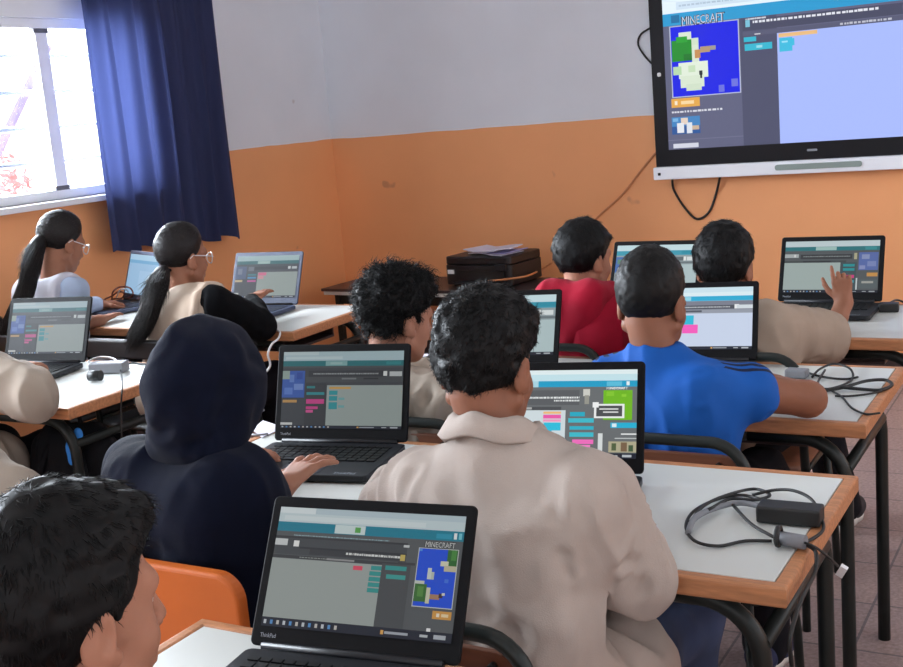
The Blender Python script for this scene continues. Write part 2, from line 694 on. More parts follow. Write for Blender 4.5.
def wall_holes(name, axis, c0, c1, u0, u1, holes, m, label):
    """wall slab between c0 and c1 along axis (0=x,1=y) spanning u0..u1, with rectangular holes (ua,ub,za,zb)"""
    mb = MB()
    us = sorted({u0, u1, *[h[0] for h in holes], *[h[1] for h in holes]})
    zs = sorted({0., ZC, *[h[2] for h in holes], *[h[3] for h in holes]})
    for a, b in zip(us[:-1], us[1:]):
        for z0, z1 in zip(zs[:-1], zs[1:]):
            um, zm = (a + b) / 2, (z0 + z1) / 2
            if any(h[0] < um < h[1] and h[2] < zm < h[3] for h in holes): continue
            c = [0, 0, zm]; s = [0, 0, z1 - z0]
            c[axis] = (c0 + c1) / 2; s[axis] = abs(c1 - c0)
            c[1 - axis] = um; s[1 - axis] = b - a
            mb.box(c, s)
    o = mb.build(name, m)
    return struct(o, label, 'wall')


WZ0, WZ1 = 1.225, 2.05
WINS = [(2.95, 4.52), (.75, 2.42), (-1.6, .1)]
wall_holes('wall_left', 0, XL - T, XL, YB, YF + T, [(a, b, WZ0, WZ1) for a, b in WINS], M['wall'], 'left classroom wall, orange below and pale grey above')
struct(MB().box(((XL + XR) / 2, YF + T / 2, ZC / 2), (XR - XL, T, ZC)).build('wall_front', M['wall']),
       'front classroom wall behind the big display, orange below and pale grey above', 'wall')
RW = [(-1.8, .2), (.9, 2.9), (3.6, 5.4)]
wall_holes('wall_right', 0, XR, XR + T, YB, YF + T, [(a, b, 1.1, 2.4) for a, b in RW], M['wall'], 'right classroom wall outside the frame')
wall_holes('wall_back', 1, YB - T, YB, XL - T, XR + T, [(.6, 2.4, 0, 2.5), (-3.4, -.6, 1.0, 2.5)], M['wall'], 'back classroom wall behind the camera')
struct(MB().box(((XL + XR) / 2, (YB + YF) / 2, -.05), (XR - XL + 2 * T, YF - YB + 2 * T, .1)).build('floor', M['floor']), 'brown grey speckled tile floor', 'floor')
struct(MB().box(((XL + XR) / 2, (YB + YF) / 2, ZC + .06), (XR - XL + 2 * T, YF - YB + 2 * T, .12)).build('ceiling', M['ceil']), 'plain white plaster ceiling', 'ceiling')
struct(MB().box((XL + .008, (YB + YF) / 2, .05), (.016, YF - YB - .02, .1)).build('baseboard_left', M['table_dark']), 'dark skirting along the left wall', 'baseboard')
struct(MB().box(((XL + XR) / 2, YF - .008, .05), (XR - XL - .04, .016, .1)).build('baseboard_front', M['table_dark']), 'dark skirting along the front wall', 'baseboard')


def side_window(name, x, y0, y1, z0, z1, label, outs, grille=False):
    """sliding aluminium window in a side wall; outs=-1 opens to the left"""
    w = empty(name, (x, (y0 + y1) / 2, z0), kind='structure')
    props(w, label, 'window')
    xo = x + outs * .07
    fr = MB()
    t = .045
    for c, s in (((xo, (y0 + y1) / 2, z0 + t / 2), (.09, y1 - y0, t)), ((xo, (y0 + y1) / 2, z1 - t / 2), (.09, y1 - y0, t)),
                 ((xo, y0 + t / 2, (z0 + z1) / 2), (.09, t, z1 - z0)), ((xo, y1 - t / 2, (z0 + z1) / 2), (.09, t, z1 - z0))):
        fr.box(c, s)
    fr.build('window_frame', M['alu'], w, .004, world=True)
    ym = (y0 + y1) / 2
    if grille: ym = 3.945
    st = MB()
    st.box((xo - outs * .028, ym, (z0 + z1) / 2), (.028, .07, z1 - z0 - .05))
    st.build('sliding_stile', M['alu'], w, .003, world=True)
    gk = MB()
    gk.box((xo - outs * .028, ym, z1 - .055), (.034, .085, .02)); gk.box((xo - outs * .028, ym, z0 + .052), (.034, .085, .022))
    gk.build('stile_catch', M['alu_dark'], w, .003, world=True)
    for a, b in ((y0 + t, ym - .034), (ym + .034, y1 - t)):
        MB().box((xo, (a + b) / 2, (z0 + z1) / 2), (.005, b - a, z1 - z0 - 2 * t)).build('window_pane', M['glass'], w, world=True)
    if grille:
        for zb in (1.40, 1.562, 1.727, 1.893):
            MB().tube([(xo + outs * .09, y0, zb), (xo + outs * .09, y1, zb)], .013, 8).build('grille_bar', M['bar'], w, world=True)
    sl = MB().box((x + .02 * (-outs), (y0 + y1) / 2, z0 - .014), (.10, y1 - y0 + .1, .028))
    sl.build('window_sill', M['alu'], w, .004, world=True)
    return w


side_window('window_1', XL, *WINS[0], WZ0, WZ1, 'sliding aluminium window with outside bars beside the blue curtain', -1, True)
side_window('window_2', XL, *WINS[1], WZ0, WZ1, 'sliding window in the left wall outside the frame, nearest the first', -1)
side_window('window_3', XL, *WINS[2], WZ0, WZ1, 'sliding window in the left wall outside the frame, behind the camera', -1)
for i, (a, b) in enumerate(RW):
    side_window('window_%d' % (i + 4), XR, a, b, 1.1, 2.4, 'sliding window of the right wall outside the frame, %s' % ('rearmost', 'middle one', 'nearest the display wall')[i], 1)

# curtain: pleated cloth hanging from a rod
cu = empty('curtain', (XL + .1, 4.57, .92), 'dark blue pleated curtain hanging at the right side of the barred window', 'curtain')
ny, nzv = 220, 30
P = []
for j in range(nzv + 1):
    v = j / nzv
    for i in range(ny + 1):
        u = i / ny
        z = 2.42 - v * (2.42 - (.955 - .05 * u + .012 * math.sin(u * 31)))
        amp = .016 + .016 * v
        ph = u * 2 * math.pi * 6.5 + .7 * math.sin(u * 9) + .35 * math.sin(v * 3 + u * 5)
        x = XL + .115 + amp * math.sin(ph) + .009 * math.sin(ph * 2.3 + v * 2) + .004 * math.sin(ph * .5 + v * 7)
        y = 4.055 + u * (.95 + .02 * v) + .012 * math.cos(ph) - .015 * v
        P.append((x, y, z))
Fq = [(j * (ny + 1) + i, j * (ny + 1) + i + 1, (j + 1) * (ny + 1) + i + 1, (j + 1) * (ny + 1) + i) for j in range(nzv) for i in range(ny)]
MB().add(P, Fq, 0, True).build('curtain_cloth', M['curtain'], cu, world=True)
MB().tube([(XL + .115, 2.6, 2.43), (XL + .115, 5.25, 2.43)], .012, 10).build('curtain_rod', M['alu'], cu, world=True)

# outside: a pole and two shrubs in the glare
MB().tube([(-6.1, 3.9, 0), (-6.1, 5.6, 2.1)], .028, 8).build('leaning_pole', M['trunk'])
props(bpy.data.objects['leaning_pole'], 'thin slanting purple grey pole outside the barred window', 'pole')


def shrub(name, c, r, n, m, label, seed):
    rr = np.random.default_rng(seed)
    root = empty(name, (c[0], c[1], 0), label, 'shrub')
    mb = MB()
    for _ in range(n):
        d = unit(rr.normal(size=3)) * r * rr.uniform(.3, 1) ** .5
        p = np.array(c) + d * V(1, 1, .9)
        a, b = unit(rr.normal(size=3)), unit(rr.normal(size=3))
        s = rr.uniform(.02, .05)
        mb.add([p - a * s, p + b * s * .5, p + a * s, p - b * s * .5], [(0, 1, 2, 3)])
    mb.build('foliage', m, root, world=True)
    MB().tube([(c[0], c[1], 0), (c[0] + .03, c[1], c[2] * .6), tuple(c)], [.04, .03, .015], 8).build('stem', M['trunk'], root, world=True)


shrub('flowering_shrub', (-6.6, 5.35, 1.25), .3, 500, M['blossom'], 'pink flowering shrub outside the window, low in the glare', 3)
shrub('green_shrub', (-7.2, 5.35, 2.0), .3, 420, M['foliage'], 'pale green shrub outside the window, high in the glare', 5)
struct(MB().box((-8.5, 3, -.06), (8.0, 14, .1)).build('ground', M['wall_plain']), 'pale ground outside the window', 'ground')

# ================================================================== BIG DISPLAY
# screen pictures are lists of (u0, v0, u1, v1, colour) with v down from the top
TEAL, CY = (20, 112, 124), (24, 160, 184)
DK, DK2 = (62, 66, 70), (44, 47, 50)


def text_strip(u0, u1, v, h, col, seed, gap=.25):
    r = random.Random(seed); out = []; u = u0
    while u < u1:
        w = r.uniform(.004, .016)
        out.append((u, v - h / 2 * r.uniform(.7, 1), min(u + w, u1), v + h / 2, col))
        u += w + r.uniform(.002, .005)
    return out


def ui(kind, tone):
    g = lambda c: tuple(int(max(0, min(255, x * tone))) for x in c)
    o = []
    if kind == 'ltr':
        o += [(0, 0, 1, .12, (172, 196, 202)), (0, 0, .3, .045, (190, 208, 212)), (.02, .065, .5, .1, (190, 210, 214)),
              (0, .12, 1, .19, (30, 112, 118)), (.36, .125, .54, .185, (128, 172, 172)), (.4, .14, .5, .17, (150, 186, 184)), (.86, .135, .98, .175, (46, 132, 136)),
              (0, .19, 1, .96, DK), (0, .19, 1, .215, (74, 78, 80)), (.22, .25, .86, .33, (48, 51, 54)), (.84, .26, .87, .32, (225, 228, 226)), (.89, .265, .99, .325, (190, 196, 196)),
              (.2, .33, 1, .4, (70, 74, 76))]
        o += text_strip(.26, .8, .29, .02, (150, 154, 156), 3)
        o += [(.5, .345, .62, .365, (120, 124, 126)), (.68, .345, .8, .365, (40, 42, 44))]
        o += [(0, .25, .19, .6, (52, 92, 176)), (.0, .25, .06, .36, (150, 170, 160)), (.06, .3, .1, .4, (96, 130, 200)), (.1, .42, .18, .5, (110, 140, 206)), (.02, .47, .09, .56, (90, 126, 204)), (.12, .27, .17, .36, (40, 74, 160)),
              (.01, .63, .13, .665, (196, 150, 86)), (0, .925, .1, .955, (214, 216, 214))]
        o += [(.2, .41, .37, .96, (54, 57, 60)), (.21, .45, .28, .48, (40, 128, 132)), (.21, .53, .36, .565, (44, 140, 146)), (.21, .62, .36, .68, (206, 62, 138)), (.21, .715, .31, .75, (206, 62, 138)), (.21, .76, .27, .795, (214, 84, 150))]
        o += [(.38, .44, 1, .96, (156, 168, 164)), (.4, .46, .58, .49, (204, 160, 84)), (.4, .51, .47, .565, (44, 150, 158)), (.4, .58, .47, .64, (44, 150, 158)), (.4, .66, .47, .75, (44, 150, 158)), (.48, .6, .53, .63, (110, 170, 172)), (.48, .7, .53, .73, (110, 170, 172))]
        dock = .96
    elif kind == 'girl':
        o = ui('ltr', 1.0)[0:0]
        o += [(0, 0, 1, .12, (176, 204, 206)), (0, .12, 1, .2, (36, 110, 112)), (.34, .125, .54, .19, (176, 206, 200)), (0, .2, 1, .95, (66, 70, 76)), (.3, .26, .84, .33, (44, 47, 52)),
              (.0, .25, .17, .55, (76, 92, 128)), (.03, .3, .1, .44, (120, 130, 152)), (.2, .26, .29, .36, (110, 116, 126)), (.0, .57, .12, .62, (210, 186, 140)), (.2, .43, .34, .47, (50, 130, 140)), (.2, .5, .34, .54, (70, 150, 200)), (.2, .58, .34, .62, (212, 80, 160)),
              (.84, .26, .88, .32, (226, 230, 228)), (.9, .265, .98, .32, (200, 206, 206)), (0, .88, .08, .93, (220, 222, 220)),
              (.36, .39, 1, .95, (160, 172, 166)), (.37, .4, .5, .47, (230, 110, 150)), (.37, .48, .46, .55, (226, 150, 160))]
        dock = .95
    elif kind == 'rtl':        # the nearest laptop
        o += [(0, 0, 1, .125, (200, 216, 220)), (0, 0, .2, .05, (222, 232, 234)), (.2, 0, 1, .05, (186, 204, 212)), (.03, .07, .8, .11, (214, 226, 228)),
              (0, .125, 1, .205, (22, 128, 152)), (.32, .127, .485, .2, (206, 222, 222)), (.43, .14, .46, .185, (90, 168, 80)), (.86, .15, .94, .19, (40, 150, 178)), (.95, .14, .965, .19, (236, 240, 240)),
              (.975, .14, .99, .19, (120, 200, 215)), (0, .205, 1, .925, (88, 92, 94)), (0, .245, .72, .27, (52, 55, 58)), (.0, .26, .72, .4, (70, 74, 77)), (0, .27, .07, .325, (208, 212, 212)), (.105, .28, .135, .33, (240, 240, 238)),
              (.14, .33, .72, .345, (48, 51, 54)), (.2, .345, .7, .39, (56, 59, 62)), (0, .405, .68, .43, (58, 61, 63)), (.3, .41, .45, .425, (150, 150, 150)), (.68, .4, .77, .42, (60, 62, 64))]
        o += text_strip(.4, .69, .362, .018, (226, 228, 226), 5)
        o += text_strip(.1, .62, .235, .008, (150, 180, 188), 8) + text_strip(.15, .3, .418, .008, (150, 154, 150), 9)
        o += [(.69, .34, .715, .39, (200, 180, 96)), (.7, .26, .73, .28, (200, 204, 204)),
              (0, .435, .6, .925, (160, 168, 164)), (.6, .42, .75, .925, (76, 79, 81)),
              (.45, .455, .5, .49, (226, 78, 104))]
        for k in range(5): o.append((.54 + .005 * (k == 0), .445 + .045 * k, .6, .48 + .045 * k, (52, 150, 146)))
        o += [(.62, .435, .73, .47, (48, 150, 146)), (.63, .505, .73, .54, (60, 158, 152)), (.78, .272, .985, .742, (200, 204, 200)),
              (.784, .277, .981, .735, (26, 82, 222)), (.93, .277, .981, .42, (46, 108, 46)), (.95, .277, .975, .36, (74, 140, 62)), (.9, .37, .94, .41, (214, 214, 190)), (.92, .405, .981, .45, (196, 190, 160)),
              (.784, .56, .845, .70, (58, 112, 48)), (.8, .58, .83, .66, (88, 142, 66)), (.784, .535, .83, .56, (200, 206, 196)), (.845, .585, .865, .71, (206, 206, 180)), (.84, .43, .86, .52, (206, 214, 206)), (.86, .46, .875, .52, (186, 196, 186)),
              (.865, .635, .915, .675, (172, 130, 100)), (.91, .625, .93, .66, (60, 44, 60)), (.925, .62, .94, .64, (220, 220, 210)), (.93, .51, .95, .54, (70, 120, 226)), (.784, .28, .8, .3, (90, 150, 226)),
              (.89, .762, .985, .825, (214, 156, 74)), (.91, .78, .925, .808, (240, 230, 210)), (.935, .782, .97, .806, (236, 214, 170)), (.9, .925, .955, .945, (236, 238, 236)), (.87, .9, .89, .94, (240, 240, 240))]
        dock = .925
    elif kind == 'rtl_bright':   # beside the boy in the white coat
        o += [(0, 0, 1, .125, (196, 228, 236)), (0, 0, 1, .05, (226, 240, 242)), (0, .125, 1, .195, (170, 214, 226)), (.34, .125, 1, .195, (24, 158, 200)), (.8, .135, .9, .185, (90, 190, 220)), (.93, .135, .95, .18, (235, 245, 245)),
              (0, .195, 1, .94, (104, 108, 110)), (0, .23, .62, .4, (88, 91, 94)), (0, .42, .5, .46, (72, 75, 78)), (.1, .425, .3, .45, (170, 172, 172)), (.645, .22, .69, .3, (206, 206, 198)), (.655, .29, .685, .39, (150, 150, 140))]
        o += text_strip(.06, .62, .315, .022, (232, 236, 236), 12) + text_strip(.45, .62, .35, .02, (222, 226, 226), 13)
        o += [(0, .46, .53, .94, (208, 220, 224)), (.38, .475, .5, .5, (240, 186, 120)), (.38, .51, .5, .555, (238, 90, 170)), (.38, .565, .5, .59, (244, 150, 190)), (.385, .6, .5, .69, (40, 190, 222)), (.4, .69, .44, .72, (40, 190, 222)),
              (.56, .48, .66, .53, (36, 170, 196)), (.55, .55, .72, .6, (60, 186, 204)), (.56, .64, .72, .68, (44, 176, 200)), (.56, .71, .72, .76, (60, 186, 204)), (.58, .79, .72, .84, (240, 110, 190)), (.58, .85, .7, .9, (240, 130, 200)),
              (.75, .72, .78, .92, (214, 220, 220)), (.78, .235, .97, .57, (112, 186, 20)), (.8, .25, .85, .3, (132, 200, 40)), (.9, .28, .93, .31, (140, 206, 50)), (.86, .47, .92, .52, (100, 172, 16)),
              (.72, .39, .92, .55, (236, 238, 238)), (.735, .41, .905, .53, (74, 76, 78)), (.755, .44, .88, .455, (220, 222, 222)), (.78, .475, .88, .49, (220, 222, 222)), (.71, .37, .75, .43, (240, 242, 242)),
              (.83, .6, 1, .66, (30, 176, 214)), (.84, .61, .87, .65, (220, 240, 246)), (.9, .72, 1, .735, (226, 230, 230)), (.86, .77, 1, .78, (200, 206, 206)), (.82, .81, 1, .93, (176, 170, 140)), (.84, .83, .87, .91, (80, 96, 60)), (.9, .82, .94, .92, (120, 96, 70)), (.95, .85, .98, .92, (66, 90, 60))]
        o += [(.82, .205, .92, .215, (230, 230, 230))]
        dock = .94
    elif kind == 'rtl_grey':     # beside the raised hand
        o += [(0, 0, 1, .11, (214, 232, 236)), (0, .11, 1, .19, (40, 128, 136)), (.33, .115, .55, .18, (176, 214, 208)), (.85, .12, .97, .18, (60, 156, 162)), (0, .19, 1, .95, (92, 98, 100)),
              (0, .25, .15, .32, (186, 194, 194)), (.1, .26, .12, .31, (240, 240, 240)), (.17, .26, .72, .35, (56, 60, 62)), (.74, .24, .77, .36, (190, 186, 150)), (0, .38, .66, .42, (72, 78, 78)), (.2, .385, .5, .41, (46, 50, 52)),
              (0, .42, .6, .94, (178, 194, 190)), (.6, .42, .77, .95, (70, 88, 92)), (.63, .45, .75, .5, (40, 160, 166)), (.63, .53, .75, .58, (40, 160, 166)), (.63, .66, .75, .72, (226, 70, 140)), (.63, .76, .75, .81, (70, 176, 190)),
              (.79, .23, .99, .57, (96, 118, 186)), (.82, .27, .9, .36, (150, 164, 208)), (.88, .4, .97, .5, (134, 150, 204)), (.8, .48, .86, .55, (150, 160, 210)), (.88, .62, .99, .69, (220, 160, 80)), (.8, .75, .99, .92, (96, 108, 110)), (.83, .78, .95, .82, (180, 180, 172)), (.77, .72, .785, .94, (220, 230, 230))]
        o += text_strip(.2, .7, .3, .02, (150, 156, 156), 21)
        dock = .95
    elif kind == 'white_page':   # blue shirt, bright
        o += [(0, 0, 1, .08, (206, 230, 240)), (0, .08, 1, .14, (222, 240, 246)), (0, .14, 1, .22, (120, 196, 226)), (.3, .145, 1, .215, (42, 172, 214)), (.2, .15, .45, .21, (150, 214, 232)), (0, .22, 1, .95, (124, 128, 142)), (.2, .29, .84, .35, (78, 82, 92)),
              (0, .36, 1, .42, (150, 156, 168)), (.3, .37, .55, .4, (80, 86, 96)), (.84, .28, .88, .35, (235, 238, 240)), (.86, .29, 1, .35, (214, 222, 228)), (.28, .42, 1, .95, (202, 214, 236)), (0, .42, .28, .95, (104, 108, 124)),
              (.38, .45, .48, .6, (42, 186, 216)), (.38, .6, .52, .74, (248, 92, 190)), (.3, .46, .36, .52, (240, 190, 140)), (.05, .5, .22, .58, (40, 170, 200)), (.05, .64, .22, .72, (240, 90, 180)), (.2, .42, .27, .5, (224, 92, 176))]
        o += text_strip(.24, .8, .32, .02, (190, 194, 200), 31)
        dock = .95
    elif kind == 'plain_cyan':   # curly haired boy's and the red hoodie's
        o += [(0, 0, 1, .12, (206, 232, 238)), (0, .12, 1, .22, (60, 160, 184)), (.36, .125, .55, .21, (170, 216, 222)), (.8, .13, 1, .2, (40, 148, 172)), (0, .22, 1, .95, (150, 166, 170)), (.2, .26, .84, .34, (96, 106, 110)), (.87, .26, .98, .34, (224, 232, 232)), (.83, .255, .86, .34, (236, 240, 238)),
              (0, .36, 1, .4, (110, 122, 126)), (.38, .42, 1, .95, (182, 202, 204)), (.2, .42, .37, .95, (96, 108, 112)), (.21, .46, .33, .5, (44, 156, 160)), (.21, .55, .36, .59, (44, 156, 160)), (0, .25, .19, .58, (70, 110, 180)), (.02, .3, .1, .4, (96, 142, 120)), (.02, .62, .13, .66, (210, 160, 90)), (.4, .45, .58, .48, (206, 166, 100)), (.4, .5, .48, .62, (60, 164, 174))]
        dock = .95
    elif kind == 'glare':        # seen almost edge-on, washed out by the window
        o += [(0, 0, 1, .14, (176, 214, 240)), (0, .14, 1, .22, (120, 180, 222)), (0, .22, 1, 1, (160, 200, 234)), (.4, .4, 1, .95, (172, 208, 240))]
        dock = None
    elif kind == 'wall':
        o += [(0, 0, 1, .1, (206, 226, 244)), (0, 0, .3, .05, (226, 238, 248)), (0, .1, 1, .183, (226, 240, 250)), (.05, .12, .6, .165, (206, 224, 240))]
        o += text_strip(.06, .5, .142, .012, (176, 196, 216), 41)
        o += [(0, .183, 1, .255, (40, 152, 206)), (.03, .195, .06, .24, (30, 110, 160)), (.34, .255, .5, .262, (220, 120, 80)),
              (0, .255, 1, 1, (94, 96, 124)), (.27, .255, .395, 1, (76, 78, 104)), (.28, .268, 1, .33, (70, 72, 96)), (.28, .335, 1, .362, (86, 88, 114)), (.29, .27, .305, .31, (120, 190, 214)), (.29, .262, .35, .268, (180, 184, 196))]
        o += text_strip(.315, .72, .284, .014, (224, 226, 236), 43) + text_strip(.6, .76, .348, .012, (190, 192, 206), 44) + text_strip(.3, .36, .265, .01, (200, 204, 214), 49)
        o += [(.32, .352, .34, .358, (210, 212, 220)), (.395, .362, 1, 1, (166, 184, 250)), (.4, .366, .527, .388, (232, 186, 128)), (.402, .392, .445, .47, (60, 186, 222)), (.44, .4, .452, .44, (60, 186, 222)), (.41, .41, .43, .42, (150, 220, 240)),
              (.283, .368, .325, .395, (50, 180, 206)), (.285, .408, .378, .446, (50, 180, 206)), (.325, .42, .345, .435, (150, 216, 228)),
              (.022, .258, .268, .686, (176, 182, 204)), (.026, .264, .264, .68, (16, 26, 226)),
              # plain island of square blocks
              (.055, .3, .1, .36, (214, 226, 206)), (.07, .34, .125, .42, (206, 222, 198)), (.028, .345, .1, .47, (30, 140, 40)), (.045, .325, .085, .36, (40, 160, 48)), (.07, .43, .1, .47, (24, 116, 36)), (.1, .38, .125, .56, (214, 226, 206)), (.11, .41, .13, .46, (196, 140, 82)), (.13, .395, .165, .43, (176, 146, 110)), (.165, .395, .185, .42, (156, 150, 140)),
              (.05, .48, .155, .575, (222, 234, 216)), (.03, .5, .06, .55, (180, 214, 170)), (.055, .56, .14, .63, (214, 228, 206)), (.075, .61, .13, .65, (206, 222, 198)), (.085, .5, .11, .54, (196, 220, 184)), (.123, .535, .135, .56, (40, 50, 50)), (.126, .555, .133, .58, (24, 30, 34)), (.235, .6, .258, .645, (104, 110, 216)), (.19, .63, .21, .672, (104, 110, 216)),
              (.018, .691, .121, .745, (226, 166, 74)), (.03, .705, .04, .73, (240, 226, 200)), (.053, .708, .1, .728, (244, 214, 160))]
        o += text_strip(.018, .2, .772, .012, (214, 216, 226), 45)
        o += [(.016, .803, .119, .908, (66, 130, 190)), (.016, .86, .119, .908, (44, 86, 150)), (.05, .81, .075, .85, (226, 206, 190)), (.035, .84, .06, .9, (226, 228, 234)), (.07, .84, .09, .905, (220, 224, 232)), (.09, .86, .115, .885, (200, 176, 150)), (.02, .81, .04, .83, (120, 176, 220)), (.018, .965, .11, .992, (208, 210, 222)), (.0, .94, .27, .945, (110, 112, 138))]
        dock = None
    if dock:
        o.append((0, dock, 1, 1, (26, 32, 46)))
        cv = (dock + 1) / 2; hh = (1 - dock) * .22
        for k in range(12): o.append((.012 + .035 * k, cv - hh, .026 + .035 * k, cv + hh, [(200, 206, 212), (90, 150, 210), (200, 196, 190)][k % 3]))
        o += [(.66, cv - hh * .6, .78, cv + hh * .6, (170, 176, 184)), (.84, cv - hh * .6, .88, cv + hh * .6, (190, 196, 200)), (.91, cv - hh, .97, cv + hh, (180, 186, 192)), (.64, cv - hh, .655, cv + hh, (226, 170, 90))]
    return [(a, b, c, d, g(col)) for a, b, c, d, col in o]


def text_quads(word, u0, u1, v0, v1, col):
    """a word as outlined letter triangles in picture coordinates"""
    cu_ = bpy.data.curves.new('lettering', 'FONT')
    cu_.body = word
    cu_.resolution_u = 2
    ob = bpy.data.objects.new('lettering', cu_)
    COL.objects.link(ob)
    dg = bpy.context.evaluated_depsgraph_get()
    me = bpy.data.meshes.new_from_object(ob.evaluated_get(dg))
    bpy.data.objects.remove(ob)
    bpy.data.curves.remove(cu_)
    co = np.array([v.co[:2] for v in me.vertices])
    lo, hi = co.min(0), co.max(0)
    uv = (co - lo) / (hi - lo)
    uv = np.stack([u0 + uv[:, 0] * (u1 - u0), v1 - uv[:, 1] * (v1 - v0)], 1)
    fs = [tuple(p.vertices) for p in me.polygons]
    bpy.data.meshes.remove(me)
    return uv, fs, col


def display_mesh(name, w, h, rects, words, m, step):
    """picture in the local xz plane facing -y, origin at the lower middle"""
    vs, fs, cols = [], [], []
    def put(u, v, k): return ((u - .5) * w, -step * k, (1 - v) * h)
    k = 1
    for a, b, c, d, col in rects:
        a, b, c, d = max(0, a), max(0, b), min(1, c), min(1, d)
        n = len(vs)
        vs += [put(a, d, k), put(c, d, k), put(c, b, k), put(a, b, k)]
        fs.append((n, n + 1, n + 2, n + 3)); cols.append(col)
        k += .02 if len(rects) > 40 else .03
    for uv, tf, col in words:
        n = len(vs)
        vs += [put(u, v, k + .2) for u, v in uv]
        for f in tf: fs.append(tuple(n + i for i in f)); cols.append(col)
    me = bpy.data.meshes.new(name)
    me.from_pydata(vs, [], fs)
    at_ = me.color_attributes.new('pixels', 'FLOAT_COLOR', 'CORNER')
    arr = []
    for f, c in zip(fs, cols): arr += [*lin(c), 1.] * len(f)
    at_.data.foreach_set('color', arr)
    me.materials.append(m)
    # normals towards -y
    bm = bmesh.new(); bm.from_mesh(me)
    for f in bm.faces:
        if f.normal.y > 0: f.normal_flip()
    bm.to_mesh(me); bm.free()
    return me


TVX0, TVX1, TVZ0, TVZ1, TVY = -2.09, -.615, 1.183, 2.03, 6.03
tv = empty('interactive_display', ((TVX0 + TVX1) / 2, YF, 1.03), 'large wall display with black bezel and silver lower bar, showing a coding page', 'display')
cx = (TVX0 + TVX1) / 2
bz = MB()
bz.box((cx, TVY + .03, 1.585), (TVX1 - TVX0 + .155, .055, 1.0))
bz.build('bezel', M['tv_black'], tv, .006, world=True)
MB().box((cx, TVY - .004, 1.063), (TVX1 - TVX0 + .16, .075, .066)).build('lower_bar', M['tv_silver'], tv, .006, world=True)
MB().prism(rounded(.42, .028, .012, 5, cx + .035, 1.066), TVY - .048, TVY - .040, 0, (0, 2, 1)).build('speaker_strip', M['tv_grille'], tv, world=True)
MB().box((TVX0 - .045, TVY - .044, 1.061), (.014, .006, .014)).build('sensor_window', M['tv_black'], tv, world=True)
MB().prism(rounded(.05, .011, .005, 4, cx - .0, 1.142), TVY - .0012, TVY + .001, 0, (0, 2, 1)).build('maker_badge', M['logo'], tv, world=True)
for z in (1.575, 1.99):
    MB().prism(rounded(.02, .02, .006, 3, TVX0 - .035, z), TVY - .0012, TVY + .001, 0, (0, 2, 1)).build('side_button_icon', M['white_plastic'], tv, world=True)
MB().box((cx, TVY + .075, 1.5), (.7, .05, .5)).build('wall_bracket', M['tube'], tv, world=True)
WORD = 'MINECRAFT'
dm = display_mesh('display_picture', TVX1 - TVX0, TVZ1 - TVZ0, ui('wall', 1.0),
                  [text_quads(WORD, .066, .222, .206, .266, (40, 42, 58)), text_quads(WORD, .07, .218, .21, .258, (214, 216, 226))], screen_mat('wall_screen_light', .95), .001)
link('screen', dm, tv, world=False).location = (0, TVY - .002 - YF, TVZ0 - 1.03)

# ================================================================== FURNITURE
def desk(x0, x1, y0, y1, label, z=.74, tray=True):
    w, d = x1 - x0, y1 - y0
    r = empty('student_desk', ((x0 + x1) / 2, (y0 + y1) / 2, 0), label, 'desk', 'double school desks with white tops')
    e = .024
    MB().box((0, 0, z - .014), (w - 2 * e, d - 2 * e, .028)).build('tabletop', M['laminate'], r, .0015)
    # wooden edging: a mitred frame
    o = MB()
    zt, zb = z + .0006, z - .034
    for sx, sy in ((0, -1), (0, 1), (-1, 0), (1, 0)):
        if sy:
            q = [(-w / 2, sy * d / 2), (w / 2, sy * d / 2), (w / 2 - e, sy * (d / 2 - e)), (-w / 2 + e, sy * (d / 2 - e))]
        else:
            q = [(sx * w / 2, -d / 2), (sx * w / 2, d / 2), (sx * (w / 2 - e), d / 2 - e), (sx * (w / 2 - e), -d / 2 + e)]
        o.prism(q, zb, zt)
    eo = o.build('wooden_edging', M['edge_wood'], r, .006, 3)
    R_, rr = .10, .016
    ix, iy = w / 2 - .055, d / 2 - .055
    for sy in (-1, 1):
        for sx in (-1, 1):
            pts = [(sx * ix, sy * iy, 0), (sx * ix, sy * iy, .3), (sx * ix, sy * iy, z - .055 - R_)]
            for k in range(1, 9):
                a = math.pi / 2 * k / 8
                pts.append((sx * (ix - R_ + R_ * math.cos(a)), sy * iy, z - .055 - R_ + R_ * math.sin(a)))
            pts.append((sx * (ix - R_ - .12), sy * iy, z - .055))
            MB().tube(pts, rr, 12).build('leg', M['tube'], r)
        MB().tube([(-(ix - R_ - .12), sy * iy, z - .055), (ix - R_ - .12, sy * iy, z - .055)], rr, 12).build('cross_rail', M['tube'], r)
    for sx in (-1, 1):
        MB().tube([(sx * ix, -iy, z - .125), (sx * ix, iy, z - .125)], .014, 10).build('side_rail', M['tube'], r)
    if tray:
        t = MB()
        t.box((0, .06, z - .115), (w - .34, d - .26, .01)); t.box((0, d / 2 - .075, z - .08), (w - .34, .01, .07))
        t.build('book_tray', M['table_dark'], r, .003)
    return r


DESKS = {
    'A': desk(-1.85, -.43, 1.675, 2.235, 'white-topped double desk with a charger and its tangled cable, in front of the white coat'),
    'B': desk(-1.90, -.48, 2.585, 3.145, 'white-topped double desk where the boy in the blue shirt rests his elbow'),
    'C': desk(-1.87, -.45, 3.47, 4.03, 'white-topped double desk of the red hoodie and the raised hand, nearest the display wall'),
    'D': desk(-1.245, .14, .735, 1.29, 'white-topped desk under the nearest laptop, at the bottom of the photo'),
    'L': desk(-4.02, -2.61, 2.28, 2.845, 'white-topped double desk at the left edge of the photo, a small charger on it', tray=False),
    'F': desk(-4.06, -2.62, 3.36, 3.92, 'white-topped double desk of the two girls with ponytails, under the curtain'),
}


